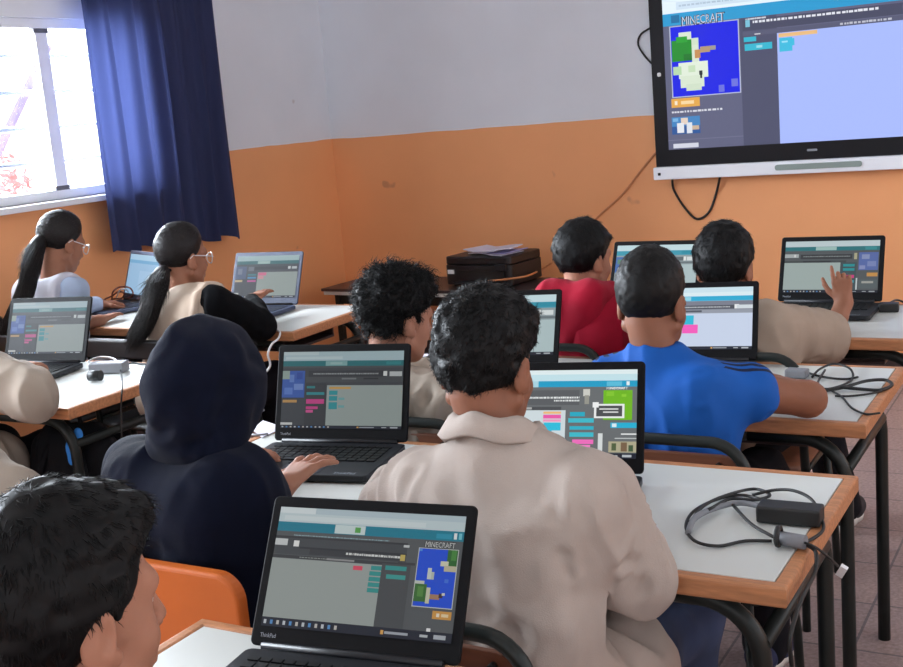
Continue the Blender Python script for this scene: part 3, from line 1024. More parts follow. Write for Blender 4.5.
def chair(x, y, top, label, kind='brown', w=.38, seat=.44, rz=0.):
    """y = the backrest plane"""
    r = empty('classroom_chair', (x, y, 0), label, 'chair', 'classroom chairs', rz)
    hw = w / 2
    d = .38
    n = 12
    # seat: gently dished plywood
    P, Fc = [], []
    for k, dz in ((0, 0), (1, -.012)):
        for j in range(7):
            for i in range(7):
                u, v = i / 6 - .5, j / 6
                xx = u * (w - .03); yy = .02 + v * d
                if j in (0, 6) and i in (0, 6): yy += .02 * (1 if j == 0 else -1); xx *= .94
                P.append((xx, yy, seat - .016 * math.cos(u * math.pi) * math.sin(v * math.pi) + dz))
    for j in range(6):
        for i in range(6):
            a = j * 7 + i
            Fc.append((a, a + 1, a + 8, a + 7)); Fc.append((a + 49, a + 56, a + 57, a + 50))
    ring = [i for i in range(7)] + [7 * j + 6 for j in range(1, 7)] + [42 + i for i in range(5, -1, -1)] + [7 * j for j in range(5, 0, -1)]
    for a, b in zip(ring, ring[1:] + ring[:1]): Fc.append((a, a + 49, b + 49, b))
    pm = {'orange': M['orange_panel'], 'black': M['printer']}.get(kind, M['panel_brown'])
    MB().add(P, Fc, 0, True).build('seat', pm, r)
    R_ = .075
    bh = .26 if kind == 'orange' else .07
    if kind in ('orange', 'black'):
        # broad moulded wooden back with round shoulders
        q = [(-hw, top - bh), (hw, top - bh)]
        for k in range(9):
            a = math.pi / 2 * k / 8
            q.append((hw - .05 + .05 * math.cos(a), top - .05 + .05 * math.sin(a)))
        for k in range(9):
            a = math.pi / 2 + math.pi / 2 * k / 8
            q.append((-hw + .05 + .05 * math.cos(a), top - .05 + .05 * math.sin(a)))
        mb = MB(); mb.prism(q, -.014, .014, 0, (0, 2, 1))
        mb.build('backrest', pm, r, .008, 3)
        for sx in (-1, 1):
            MB().tube([(sx * (hw - .06), .022, seat - .04), (sx * (hw - .06), .022, top - .06)], .011, 8).build('back_post', M['tube'], r)
    else:
        pts = [(-hw, .03, seat - .02), (-hw, .005, seat + .12), (-hw, 0, top - R_)]
        for k in range(1, 9):
            a = math.pi - math.pi / 2 * k / 8
            pts.append((-hw + R_ + R_ * math.cos(a), 0, top - R_ + R_ * math.sin(a)))
        for k in range(0, 9):
            a = math.pi / 2 - math.pi / 2 * k / 8
            pts.append((hw - R_ + R_ * math.cos(a), 0, top - R_ + R_ * math.sin(a)))
        pts += [(hw, .005, seat + .12), (hw, .03, seat - .02)]
        MB().tube(pts, .0125, 12).build('back_frame', M['tube'], r)
        mb = MB(); mb.prism(rounded(w - .03, .15, .04, 5, 0, top - .105), .008, .020, 0, (0, 2, 1))
        bo = mb.build('backrest', pm, r, .003)
        for sx in (-1, 1): MB().tube([(sx * (hw - .06), -.004, top - .05), (sx * (hw - .06), .01, top - .05)], .006, 8).build('rivet', M['rubber'], bo)
    for sx in (-1, 1):
        MB().tube([(sx * (hw - .02), .04, seat - .022), (sx * hw, -.01, .2), (sx * (hw + .005), -.03, 0)], .0115, 10).build('leg', M['tube'], r)
        MB().tube([(sx * (hw - .02), d - .02, seat - .022), (sx * (hw - .005), d + .01, .2), (sx * hw, d + .02, 0)], .0115, 10).build('leg', M['tube'], r)
        MB().tube([(sx * (hw - .02), .04, seat - .026), (sx * (hw - .02), d - .02, seat - .026)], .010, 8).build('seat_rail', M['tube'], r)
    return r


chair(-.89, 1.34, .765, 'dark tube chair with brown back, under the boy in the white coat')
chair(-1.52, 1.44, .745, 'orange chair with a broad painted wooden back, behind the navy hoodie', 'orange', .46)
chair(-.845, 2.27, .775, 'dark tube chair with brown back, under the boy in the blue shirt')
chair(-1.50, 2.27, .775, 'dark tube chair under the curly haired boy, behind the open laptop of the navy hoodie')
chair(-.93, 3.10, .765, 'dark tube chair under the boy in the taupe tee with the raised hand')
chair(-1.50, 3.10, .775, 'dark tube chair under the boy in the crimson hoodie')
chair(-3.10, 3.02, .775, 'dark chair with broad black back, under the girl in black sleeves', 'black', w=.56)
chair(-3.72, 3.02, .775, 'dark chair with broad black back, under the girl by the window', 'black', w=.56)
chair(-3.05, 1.96, .735, 'orange chair with dark frame under the pupil at the left edge of the photo', 'orange', .42)
chair(-1.02, .42, .74, 'dark tube chair of the nearest boy, below the bottom left of the photo')

# low table by the front wall
lt = empty('low_table', (-3.35, 5.68, 0), 'low dark-topped table against the orange front wall, carrying the printer', 'table', rz=-.06)
MB().box((0, 0, .522), (1.36, .46, .016)).build('tabletop', M['table_dark'], lt, .003)
MB().box((0, 0, .503), (1.34, .44, .022)).build('top_edge', M['laminate'], lt, .002)
for sx in (-1, 1):
    for sy in (-1, 1):
        MB().box((sx * .6, sy * .17, .246), (.035, .035, .492)).build('leg', M['tube'], lt, .003)
for sy in (-1, 1):
    MB().box((0, sy * .17, .46), (1.16, .02, .05)).build('apron', M['tube'], lt)

# printer
pr = empty('printer', (-3.02, 5.72, .5305), 'black office printer on the low table by the orange wall', 'printer', rz=-.10)
pw, pd, ph = .43, .34, .165
q = rounded(pw, pd, .03, 4)
MB().prism(q, .01, ph * .72).build('housing', M['printer'], pr, .004)
MB().prism(rounded(pw - .004, pd - .004, .03, 4), ph * .73, ph).build('scanner_lid', M['printer'], pr, .008, 3)
MB().box((.03, -pd / 2 - .001, ph * .36), (.29, .012, .06)).build('paper_slot', M['printer_dark'], pr, .002)
MB().box((.03, -pd / 2 - .035, .03), (.3, .08, .01)).build('output_tray', M['printer'], pr, .003)
MB().box((-.17, -pd / 2 - .003, ph * .5), (.04, .008, .022)).build('label_sticker', M['white_plastic'], pr)
MB().box((.16, -pd / 2 - .006, ph * .66), (.07, .02, .035)).build('control_panel', M['laptop_deck'], pr, .003)
for sx in (-1, 1):
    for sy in (-1, 1):
        MB().tube([(sx * .17, sy * .13, 0), (sx * .17, sy * .13, .012)], .012, 8).build('foot', M['rubber'], pr)
pp = empty('paper_stack', (-2.99, 5.70, .532 + ph), 'white and lilac papers lying on top of the printer', 'papers', rz=-.25)
for k, (dx, dy, a) in enumerate(((0, 0, 0), (.02, .012, .12), (-.03, -.01, -.1), (.015, -.02, .3))):
    R = rotz(a)
    mb = MB(); P = []
    for j in range(5):
        for i in range(7):
            p = R @ V((i / 6 - .5) * .25, (j / 4 - .5) * .18, 0) + V(dx, dy, .002 + k * .008 + .006 * math.sin(i * .9 + k))
            P.append(p)
    P2 = P + [p + V(0, 0, .005) for p in P]
    fs = []
    for j in range(4):
        for i in range(6):
            a_ = j * 7 + i
            fs += [(a_, a_ + 7, a_ + 8, a_ + 1), (a_ + 35, a_ + 36, a_ + 43, a_ + 42)]
    ring = [i for i in range(7)] + [7 * j + 6 for j in range(1, 5)] + [28 + i for i in range(5, -1, -1)] + [7 * j for j in range(3, 0, -1)]
    for a1, b1 in zip(ring, ring[1:] + ring[:1]): fs.append((a1, b1, b1 + 35, a1 + 35))
    mb.add(P2, fs).build('sheet_bundle', M['paper_lilac'] if k in (1,) else M['paper'], pp)

# ================================================================== LAPTOPS
LW, LD, BH = .336, .232, .018
PROTO = {}


def laptop_meshes():
    d = {}
    b = MB(); b.prism(rounded(LW, LD, .012, 4, 0, -LD / 2), .003, BH); d['base'] = b.mesh('laptop_base', M['laptop_deck'])
    k = MB()
    kw = .0187
    for row in range(6):
        n = 15 if row == 0 else 14
        y = -.028 - row * .0187
        if row < 5:
            tot = .292; w = tot / n
            for i in range(n):
                k.box((-.146 + w * (i + .5), y - .006, BH + .0012), (w - .0028, (.0105 if row == 0 else .0158), .0024))
        else:
            for a, c in ((-.146, -.118), (-.117, -.098), (-.097, -.078), (-.077, .035), (.036, .056), (.057, .077), (.078, .1), (.101, .123), (.124, .146)):
                k.box(((a + c) / 2, y - .006, BH + .0012), (c - a - .002, .0158, .0024))
    d['keyboard'] = k.mesh('laptop_keyboard', M['key'])
    d['keyboard_light'] = k.mesh('laptop_keyboard_light', M['key_light'])
    d['touchpad'] = MB().prism(rounded(.1, .058, .004, 3, 0, -.19), BH - .001, BH + .0006).mesh('laptop_touchpad', M['pad'])
    d['pad_buttons'] = MB().box((-.034, -.153, BH + .0006), (.03, .012, .003)).box((0, -.153, BH + .0006), (.03, .012, .003)).box((.034, -.153, BH + .0006), (.03, .012, .003)).mesh('laptop_pad_buttons', M['key'])
    # lid, in its own frame: hinge along x, standing up z, screen faces -y
    l = MB(); l.prism(rounded(LW, .226, .009, 4, 0, .115), 0., .008, 0, (0, 2, 1)); d['lid'] = l.mesh('laptop_lid', M['laptop'])
    h = MB()
    h.tube([(-.145, .0, .002), (.145, 0, .002)], .0065, 8)
    d['hinge'] = h.mesh('laptop_hinge', M['laptop_deck'])
    uv, fs, _ = text_quads('ThinkPad', 0, 1, 0, 1, None)
    tm = MB()
    tm.add([(.086 + u * .05, -.212 - v * .012, BH + .0006) for u, v in uv], fs)
    d['maker_lettering'] = tm.mesh('laptop_lettering', M['logo'])
    d['bezel_lettering'] = MB().add([(-.152 + u * .026, -.0003, .021 - v * .006) for u, v in uv], fs).mesh('laptop_bezel_lettering', M['logo'])
    return d


LM = laptop_meshes()
SW, SH = .306, .180
SCR = {}


def laptop(x, y, yaw, tilt, kind, strength, label, tone=1., z=.741, word=None, silver=False):
    r = empty('laptop', (x, y, z), label, 'laptop', 'open laptops', math.radians(yaw))
    b = link('base', LM['base'], r); bev(b, .0025)
    link('keyboard', LM['keyboard_light'] if silver else LM['keyboard'], r)
    link('touchpad', LM['touchpad'], r)
    link('pad_button', LM['pad_buttons'], r)
    link('maker_lettering', LM['maker_lettering'], r)
    for sx in (-.168, .168):
        pass
    l = link('lid', LM['lid'], r); bev(l, .0025)
    l.location = (0, .004, BH)
    l.rotation_euler = (-math.radians(tilt), 0, 0)
    if silver:
        me = l.data.copy(); me.materials.clear(); me.materials.append(M['laptop_silver']); l.data = me
        me = b.data.copy(); me.materials.clear(); me.materials.append(M['laptop_silver']); b.data = me
    link('hinge', LM['hinge'], l)
    link('bezel_lettering', LM['bezel_lettering'], l)
    rects = ui(kind, tone)
    words = []
    if kind == 'rtl': words = [text_quads('MINECRAFT', .808, .968, .215, .272, (50, 50, 52)), text_quads('MINECRAFT', .812, .964, .22, .264, (226, 228, 226))]
    if kind == 'rtl_bright': words = [text_quads('MINECRAFT', .80, .94, .2, .228, (236, 238, 238))]
    key = round(strength, 2)
    if key not in SCR: SCR[key] = screen_mat('screen_light_%d' % int(key * 100), key)
    s = link('screen', display_mesh('laptop_picture', SW, SH, rects, words, SCR[key], .0004), l)
    s.location = (0, -.0003, .031)
    return r


laptop(-1.560, 2.125, 10.5, 19.8, 'ltr', .5, 'open black laptop in front of the navy hoodie, a hand on its palm rest')
laptop(-.919, 1.224, 8.0, 32.0, 'rtl', .55, 'nearest open black laptop, its screen showing a blue map with green corners').scale = (.964, .964, .964)
laptop(-3.180, 2.701, 10.2, 22.4, 'ltr', .5, 'open black laptop at the left edge of the photo, pink blocks on its screen')
laptop(-3.090, 3.780, 4.3, 23.4, 'girl', .55, 'open blue grey laptop in front of the girl with black sleeves', silver=True)
laptop(-.846, 3.951, 1.1, 25.0, 'rtl_grey', .6, 'open black laptop behind the raised hand, below the wall display')
laptop(-.968, 2.042, 12.0, 25.5, 'rtl_bright', .85, 'open black laptop with a bright green picture and a dark pop-up, beside the white coat')
laptop(-1.462, 3.951, 1.2, 28.0, 'plain_cyan', .75, 'open black laptop half hidden behind the head of the boy in blue')
laptop(-1.015, 3.051, 9.0, 29.0, 'white_page', .85, 'open black laptop with a white page and pink block, in front of the blue shirt')
laptop(-1.539, 2.906, 11.0, 28.8, 'plain_cyan', .7, 'open black laptop beside the white-coated boy\'s head, only its right part showing')
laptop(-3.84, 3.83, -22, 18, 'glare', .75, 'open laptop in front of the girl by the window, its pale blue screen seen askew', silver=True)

# ================================================================== PEOPLE
def crease(P, Q, segs):
    """press folds into cloth along segments (a, b, depth, width)"""
    N = vnormals(P, Q)
    off = np.zeros(len(P))
    jit = (vnoise(P * 30) - .5) * .02
    for a, b_, dep, w in segs:
        ab = b_ - a
        t = np.clip((P - a) @ ab / (ab @ ab), 0, 1)
        d = np.linalg.norm(P - a - t[:, None] * ab, axis=1) + jit
        fade = np.sin(np.pi * (.15 + .7 * t))
        off += dep * fade * (-np.exp(-(d / w) ** 2) + .7 * np.exp(-((d - 2.1 * w) / (1.1 * w)) ** 2))
    return P + N * off[:, None]


def body_folds(E, nb, pelvis):
    S = []
    back = V(0, -.10, 0)
    for k, sx in (('L', -1), ('R', 1)):
        sh, e, w = E[k]
        ap = sh + V(-sx * .03, -.07, -.10)
        S += [(ap, ap + V(-sx * .10, -.02, .05), .007, .010), (ap + V(0, 0, .01), sh + V(-sx * .01, -.06, .035), .010, .011), (ap + V(0, 0, -.01), ap + V(-sx * .08, -.02, -.09), .008, .012),
              (ap + V(sx * .01, 0, -.04), ap + V(-sx * .03, -.02, -.17), .007, .012)]
        d = unit(e - sh); o = unit(np.cross(d, V(0, 0, 1))) ; up = np.cross(o, d)
        for f, g_ in ((.45, .02), (.66, -.03), (.84, .02)):
            m = sh + (e - sh) * f
            S.append((m - up * .06 + d * g_ + o * .05, m + up * .06 - d * g_ + o * .02, .005, .009))
            S.append((m - up * .05 - o * .06, m + up * .05 - d * g_ - o * .03, .0045, .009))
        f_ = unit(w - e)
        for q in (.12, .3):
            m = e + (w - e) * q
            S.append((m + V(-.05, 0, .02), m + V(.05, 0, .045), .003, .009))
    mid = nb * .5 + pelvis * .5 + back
    S += [(mid + V(-.12, 0, -.02), mid + V(-.02, -.03, .05), .007, .014), (mid + V(.12, 0, -.06), mid + V(.0, -.03, .0), .007, .014), (mid + V(-.12, 0, -.12), mid + V(.03, -.03, -.07), .008, .014), (mid + V(.13, 0, -.15), mid + V(.02, -.03, -.1), .007, .014)]
    return S


def head_rot(yaw, pitch, roll):
    return rotz(math.radians(yaw)) @ rotx(-math.radians(pitch)) @ roty(math.radians(roll))


def head_prims(c, R, s=1., nb=None):
    """skull, face, ears; local frame x right, y forward, z up from the middle of the head"""
    L = lambda *p: c + R @ (V(*p) * s)
    P = [ell(L(0, -.012, .03), V(.073, .092, .084) * s, R, .02),
         cap(L(0, .028, -.028), L(0, .058, -.098), .060 * s, .026 * s, .03 * s),
         cap(L(-.03, .035, -.075), L(.03, .035, -.075), .026 * s, k=.03 * s),
         cap(L(-.058, -.005, -.062), L(-.022, .055, -.094), .017 * s, .014 * s, .025 * s),
         cap(L(.058, -.005, -.062), L(.022, .055, -.094), .017 * s, .014 * s, .025 * s),
         ell(L(-.036, .052, -.04), V(.028, .026, .026) * s, R, .02 * s), ell(L(.036, .052, -.04), V(.028, .026, .026) * s, R, .02 * s),
         cap(L(-.034, .071, .016), L(.034, .071, .016), .013 * s, k=.018 * s),
         sub(ell(L(-.032, .094, -.002), V(.017, .015, .010) * s, R, .012 * s)), sub(ell(L(.032, .094, -.002), V(.017, .015, .010) * s, R, .012 * s)),
         cap(L(0, .082, .008), L(0, .102, -.034), .0075 * s, .011 * s, .012 * s),
         ell(L(-.011, .093, -.039), V(.008, .009, .007) * s, R, .006 * s), ell(L(.011, .093, -.039), V(.008, .009, .007) * s, R, .006 * s),
         cap(L(-.018, .082, -.066), L(.018, .082, -.066), .0075 * s, k=.006 * s), cap(L(-.016, .081, -.076), L(.016, .081, -.076), .0085 * s, k=.006 * s),
         sub(cap(L(-.02, .094, -.0705), L(.02, .094, -.0705), .003 * s, k=.004 * s))]
    for sx in (-1, 1):
        e = R @ rotz(-sx * .42)
        P += [ell(L(sx * .077, -.012, -.018), V(.0075, .0185, .032) * s, e @ rotx(-.15), .008 * s),
              sub(ell(L(sx * .0875, -.004, -.014), V(.006, .0095, .018) * s, e @ rotx(-.15), .005 * s)),
              ell(L(sx * .076, .004, -.04), V(.007, .010, .011) * s, R, .008 * s)]
    P += [cap(L(0, -.028, -.05), nb + V(0, -.006, -.05), .050 * s, .052 * s, .02 * s)]
    return P


def hand_prims(w, f, n, side, s=1., curl=(.35, .5, .4), spread=.05, thumb=1., fingers=None):
    """palm, four fingers with three bends each, thumb leaving the side of the palm near its base"""
    f = unit(np.array(f, float)); n = np.array(n, float); n = unit(n - f * (n @ f))
    t = np.cross(f, n) * (1 if side == 'R' else -1)
    P = []
    K = []
    for i in range(4):
        k = w + s * (f * (.082 - .004 * abs(i - 1.2)) + t * (.027 - .018 * i))
        K.append(k)
        P.append(cap(w + s * (t * (.017 - .011 * i) + f * .012), k, .0125 * s, .0098 * s, .012 * s))
    for i, Lf in enumerate((.064, .071, .066, .052)):
        c = fingers[i] if fingers else curl
        p = K[i].copy(); a = 0
        tt = t * spread * (1.5 - i)
        for j, fr in enumerate((.46, .3, .24)):
            a += c[j]
            d = unit(math.cos(a) * f + math.sin(a) * n + tt)
            q = p + d * Lf * fr * s
            P.append(cap(p, q, (.0088, .0079, .0071)[j] * s * (.9 if i == 3 else 1), (.0079, .0071, .0058)[j] * s * (.9 if i == 3 else 1), .003 * s))
            p = q
    p = w + s * (f * .022 + t * .02)
    for d, Lf, r0, r1 in (((.66, .72, .22), .038, .0135, .0105), ((.86, .42 * thumb, .25), .030, .0105, .0088), ((.95, .2 * thumb, .2), .024, .0088, .0066)):
        q = p + unit(f * d[0] + t * d[1] + n * d[2]) * Lf * s
        P.append(cap(p, q, r0 * s, r1 * s, .004 * s if Lf < .035 else .01 * s))
        p = q
    return P


def strands(P0, N0, flow, length, width, lift, seed, curl=0., steps=5):
    """thin tapered locks growing out of a hair surface"""
    r = np.random.default_rng(seed)
    n = len(P0)
    T_ = flow - N0 * np.sum(flow * N0, 1, keepdims=True)
    T_ /= np.linalg.norm(T_, axis=1, keepdims=True) + 1e-9
    S = np.cross(T_, N0)
    Ls = length * r.uniform(.55, 1.25, n)[:, None]
    ph = r.uniform(0, 6.28, n)[:, None]
    rings = []
    for k in range(steps):
        t = k / (steps - 1)
        c = P0 + T_ * Ls * t + N0 * (lift * Ls * (t - .45 * t * t) * 1.2 - .002) + curl * Ls * (S * np.sin(ph + 4.5 * t) * t + N0 * np.cos(ph + 4.5 * t) * t * .6)
        w = width * (1 - .9 * t ** 1.6) * (.8 + .2 * (k > 0))
        rings.append(np.stack([c + S * w, c + N0 * w * .6, c - S * w], 1))
    A = np.stack(rings, 1)                      # n, steps, 3, 3
    Vv = A.reshape(-1, 3)
    base = (np.arange(n) * steps * 3)[:, None]
    Q = []
    for k in range(steps - 1):
        for i in range(3):
            j = (i + 1) % 3
            Q.append(np.stack([base[:, 0] + k * 3 + i, base[:, 0] + k * 3 + j, base[:, 0] + (k + 1) * 3 + j, base[:, 0] + (k + 1) * 3 + i], 1))
    return Vv, np.concatenate(Q)


def surf_points(P, Q, n, seed):
    r = np.random.default_rng(seed)
    a = np.linalg.norm(np.cross(P[Q[:, 2]] - P[Q[:, 0]], P[Q[:, 3]] - P[Q[:, 1]]), axis=1)
    i = r.choice(len(Q), n, p=a / a.sum())
    u, v = r.random((2, n, 1))
    X = P[Q[i]]
    N = vnormals(P, Q)[Q[i, 0]]
    return (X[:, 0] * (1 - u) + X[:, 1] * u) * (1 - v) + (X[:, 3] * (1 - u) + X[:, 2] * u) * v, N


def make_hair(root, c, R, s, style, m, h=.004, seed=1):
    L = lambda *p: c + R @ (V(*p) * s)
    D = lambda *p: R @ V(*p)
    st = {'short': (.012, .010, .020, 9000, .020, .0010, .09, .10), 'fade': (.006, .008, .015, 5000, .010, .0009, .35, .05),
          'thick': (.010, .010, .018, 8000, .015, .0011, .32, .30), 'curly': (.012, .012, .022, 4500, .024, .0016, .5, .9),
          'neat': (.012, .012, .016, 3500, .028, .0009, .05, .04), 'bowl': (.013, .012, .018, 5000, .022, .0010, .14, .10)}
    ts, tf, tt, nst, ln, wd_, lift, curl = st[style] if style in st else st['neat']
    prims = [ell(L(0, -.014, .033), V(.073 + ts, .092 + tf, .084 + tt) * s, R, .02)]
    if style == 'curly':
        prims += [ell(L(0, .055, .075), V(.07, .05, .04) * s, R, .03), ell(L(0, -.06, .04), V(.075, .055, .07) * s, R, .03)]
    if style == 'short': prims += [ell(L(0, .05, .085), V(.062, .055, .03) * s, R, .03)]
    if style in ('thick',): prims += [ell(L(0, .02, .07), V(.078, .09, .055) * s, R, .03)]
    if style == 'bowl': prims += [ell(L(0, -.055, .02), V(.073, .052, .068) * s, R, .03), ell(L(.0, .075, .06), V(.055, .032, .03) * s, R, .03)]
    low = {'short': -.095, 'fade': -.075, 'thick': -.085, 'curly': -.085, 'neat': -.065, 'bowl': -.085}.get(style, -.06)
    prims += [cut(D(0, .84, -.54), L(0, .082 if style != 'neat' else .06, .062)), cut(D(0, -.30, -.95), L(0, -.085, low))]
    for sx in (-1, 1):
        prims.append(sub(ell(L(sx * .088, .0, -.034), V(.028, .026, .044) * s, R, .008)))
        prims.append(cut(D(sx * .1, .8, -.6), L(sx * .07, .024, -.02)))
    P, Q = surf(prims, h)
    P = relax(P, Q, 1)
    amp = {'curly': .010, 'thick': .005, 'short': .004, 'bowl': .003, 'fade': .002, 'neat': .0012}.get(style, .003)
    fr = {'curly': 55, 'thick': 70, 'short': 60, 'bowl': 60, 'fade': 90, 'neat': 90}.get(style, 60)
    P = P + vnormals(P, Q) * ((vnoise(P * fr + seed) - .4) * 2 * amp)[:, None]
    # thin the cap out towards the hairline
    ql = (P - c) @ R
    dl = np.full(len(P), 1.)
    for nrm, p0 in [((0, .84, -.54), (0, .082 if style != 'neat' else .06, .062)), ((0, -.30, -.95), (0, -.085, low))] + [((sx * .1, .8, -.6), (sx * .07, .024, -.02)) for sx in (-1, 1)]:
        dl = np.minimum(dl, -((ql - V(*p0) * s) @ unit(np.array(nrm, float))))
    out = ql - V(0, -.014, .0) * s
    out[:, 2] *= .2
    out = (out / (np.linalg.norm(out, axis=1, keepdims=True) + 1e-9)) @ R.T
    P = P - out * (np.clip(1 - dl / .04, 0, 1) * (ts * .9) * s)[:, None]
    parts = [(P, Q)]
    X, N = surf_points(P, Q, nst, seed)
    crown = L(.01, -.055, .12)
    q = (X - c) @ R                                  # local coordinates
    if style == 'neat':
        flow = (L(0, -.105, -.01) - X)
    elif style in ('short', 'bowl'):
        top = np.clip((q[:, 2] - .05 * s) / .05, 0, 1)[:, None]
        fwd = np.clip((q[:, 1] + .03) / .08, 0, 1)[:, None]
        flow = (X - crown) * 2 - np.array(R @ V(0, 0, .05)) + (R @ V(.03, .10, .02)) * top * fwd
    else:
        flow = (X - crown) * 1.5 - R @ V(0, 0, .05)
    g = np.random.default_rng(seed + 5)
    flow = flow + g.normal(size=X.shape) * (.008 if style == 'neat' else .03 if style in ('short', 'bowl') else .07)
    inner = (X - L(0, 0, .02)) @ (R @ V(0, 0, 1)) < -.02
    edge = np.full(len(X), .05)
    for nrm, p0 in [((0, .84, -.54), (0, .082 if style != 'neat' else .06, .062))] + [((sx * .1, .8, -.6), (sx * .07, .024, -.02)) for sx in (-1, 1)]:
        nv = unit(np.array(nrm, float))
        edge = np.minimum(edge, -((q - V(*p0) * s) @ nv))
    short = np.clip(edge / .035 + .12, .12, 1)
    if style in ('short', 'bowl', 'curly', 'thick'): short = np.where(q[:, 2] > .05 * s, np.maximum(short, .6), short)
    sv, sq = strands(X, N, flow, ln * s, wd_ * s, lift, seed, curl)
    S = sv.reshape(len(X), -1, 3)
    sv = (X[:, None, :] + (S - X[:, None, :]) * short[:, None, None]).reshape(-1, 3)
    if style == 'fade':                              # close-cropped below, longer on top
        z = np.clip((q[:, 2] + .03) / .09, .12, 1)
        S = sv.reshape(len(X), -1, 3)
        S = X[:, None, :] + (S - X[:, None, :]) * z[:, None, None]
        sv = S.reshape(-1, 3)
    parts.append((sv, sq))
    me = np_mesh('hair', parts, m)
    return link('hair', me, root, world=True)


def ring_pts(c, R, r, tilt, n=20, a0=0, a1=360, squash=1.):
    out = []
    for k in range(n + 1):
        a = math.radians(a0 + (a1 - a0) * k / n)
        out.append(c + R @ (rotx(tilt) @ V(r * math.cos(a), squash * r * math.sin(a), 0)))
    return out


def make_collar(root, nb, m, r=.062, tilt=.45, hgt=.04, out=.04, name='collar', back_drop=0.):
    """a folded shirt collar standing round the neck, open at the front"""
    mb = MB()
    n = 36
    a0, a1 = math.radians(128), math.radians(412)
    prof = [(r - .002, -.015), (r - .003, hgt * .6), (r, hgt * .95), (r + .008, hgt), (r + .016, hgt * .8), (r + out, -.004), (r + out - .004, -.008), (r + .012, hgt * .45), (r + .006, -.015)]
    P = []
    for i in range(n + 1):
        a = a0 + (a1 - a0) * i / n
        e = 1 + .22 * max(0, math.cos(math.pi * 2 * abs(i / n - .5))) * 0
        endw = abs(i / n - .5) * 2
        for rr, z in prof:
            x = rr * math.cos(a) * 1.06; y = rr * math.sin(a)
            zz = z + tilt * (-y) - .012 * endw ** 3 * (1 if rr > r + .02 else 0)
            P.append(nb + V(x, y, zz + .004 * math.sin(i * .8)))
    np_ = len(prof)
    Fc = []
    for i in range(n):
        for j in range(np_):
            Fc.append((i * np_ + j, i * np_ + (j + 1) % np_, (i + 1) * np_ + (j + 1) % np_, (i + 1) * np_ + j))
    Fc += [tuple(range(np_)), tuple(n * np_ + j for j in range(np_ - 1, -1, -1))]
    return mb.add(P, Fc, 0, True).build(name, m, root, world=True)


def make_eyes(root, c, R, s):
    for sx in (-1, 1):
        q = c + R @ (V(sx * .032, .0655, -.002) * s)
        mb = MB()
        n, k = 12, 8
        P, Fc, mi = [], [], []
        for j in range(k + 1):
            th = math.pi * j / k
            for i in range(n):
                a = 2 * math.pi * i / n
                P.append(q + R @ (V(math.sin(th) * math.cos(a), math.cos(th), math.sin(th) * math.sin(a)) * .0125 * s))
        for j in range(k):
            for i in range(n):
                mb_f = (j * n + i, j * n + (i + 1) % n, (j + 1) * n + (i + 1) % n, (j + 1) * n + i)
                Fc.append(mb_f); mi.append(1 if j < 2 else 0)
        mb.add(P, Fc, 0, True); mb.mi = mi
        mb.build('eye', [M['eyewhite'], M['iris']], root, world=True)
        pts = [c + R @ (V(sx * x, y, z) * s) for x, y, z in ((.014, .0835, .019), (.026, .083, .0235), (.038, .077, .024), (.048, .068, .020))]
        MB().tube(pts, [.0022, .0034, .003, .0012], 6).build('eyebrow', M['hair'], root, world=True)


def make_glasses(root, c, R, s):
    g = MB()
    L = lambda *p: c + R @ (V(*p) * s)
    for sx in (-1, 1):
        pts = [L(sx * .035 + .025 * math.cos(a), .104 - .012 * abs(math.cos(a)) * (1 if math.cos(a) * sx > 0 else .2), -.006 + .021 * math.sin(a)) for a in np.linspace(0, 2 * math.pi, 25)]
        g.tube(pts, .0022 * s, 6, cap=False)
        g.tube([L(sx * .06, .096, .0), L(sx * .078, .06, .002), L(sx * .082, -.01, .004), L(sx * .08, -.022, -.008)], .0019 * s, 6)
    g.tube([L(-.011, .104, .0), L(0, .107, .003), L(.011, .104, .0)], .002 * s, 6)
    return g.build('glasses', M['lens_frame'], root, world=True)


def shoe(root, ankle, heading, m, lift=0.):
    a = math.radians(heading)
    R = rotz(a)
    c = V(ankle[0], ankle[1], lift)
    sh = empty('shoe', (0, 0, 0)); sh.parent = root
    sh.matrix_parent_inverse = world_of(root).inverted()
    P, Q = surf([cap(c + R @ V(0, -.045, .05), c + R @ V(0, .12, .036), .036, .034, .03), cap(c + R @ V(0, -.035, .06), c + R @ V(0, -.02, .11), .036, .036, .03),
                 cap(c + R @ V(.012, .06, .035), c + R @ V(.006, .13, .03), .033, .028, .03), cut((0, 0, -1), c + V(0, 0, .016))], .008)
    link('upper', np_mesh('shoe_upper', [(P, Q)], m), sh, world=True)
    ol = []
    for k in range(28):
        t = 2 * math.pi * k / 28
        y = .045 + .125 * math.sin(t) ; x = (.042 if math.sin(t) > 0 else .036) * math.cos(t) * (1 + .08 * math.sin(t))
        p = R @ V(x, y, 0); ol.append((c[0] + p[0], c[1] + p[1]))
    MB().prism(ol, lift + .001, lift + .026, 0, smooth=True).build('sole', M['sole'], sh, world=True)
    lc = MB()
    for k in range(4):
        y = .045 + .022 * k; z = .088 - .008 * k
        lc.tube([c + R @ V(-.02, y, z - .006), c + R @ V(0, y + .004, z + .002), c + R @ V(.02, y, z - .006)], .003, 6)
    lc.build('laces', M['sole'], sh, world=True)


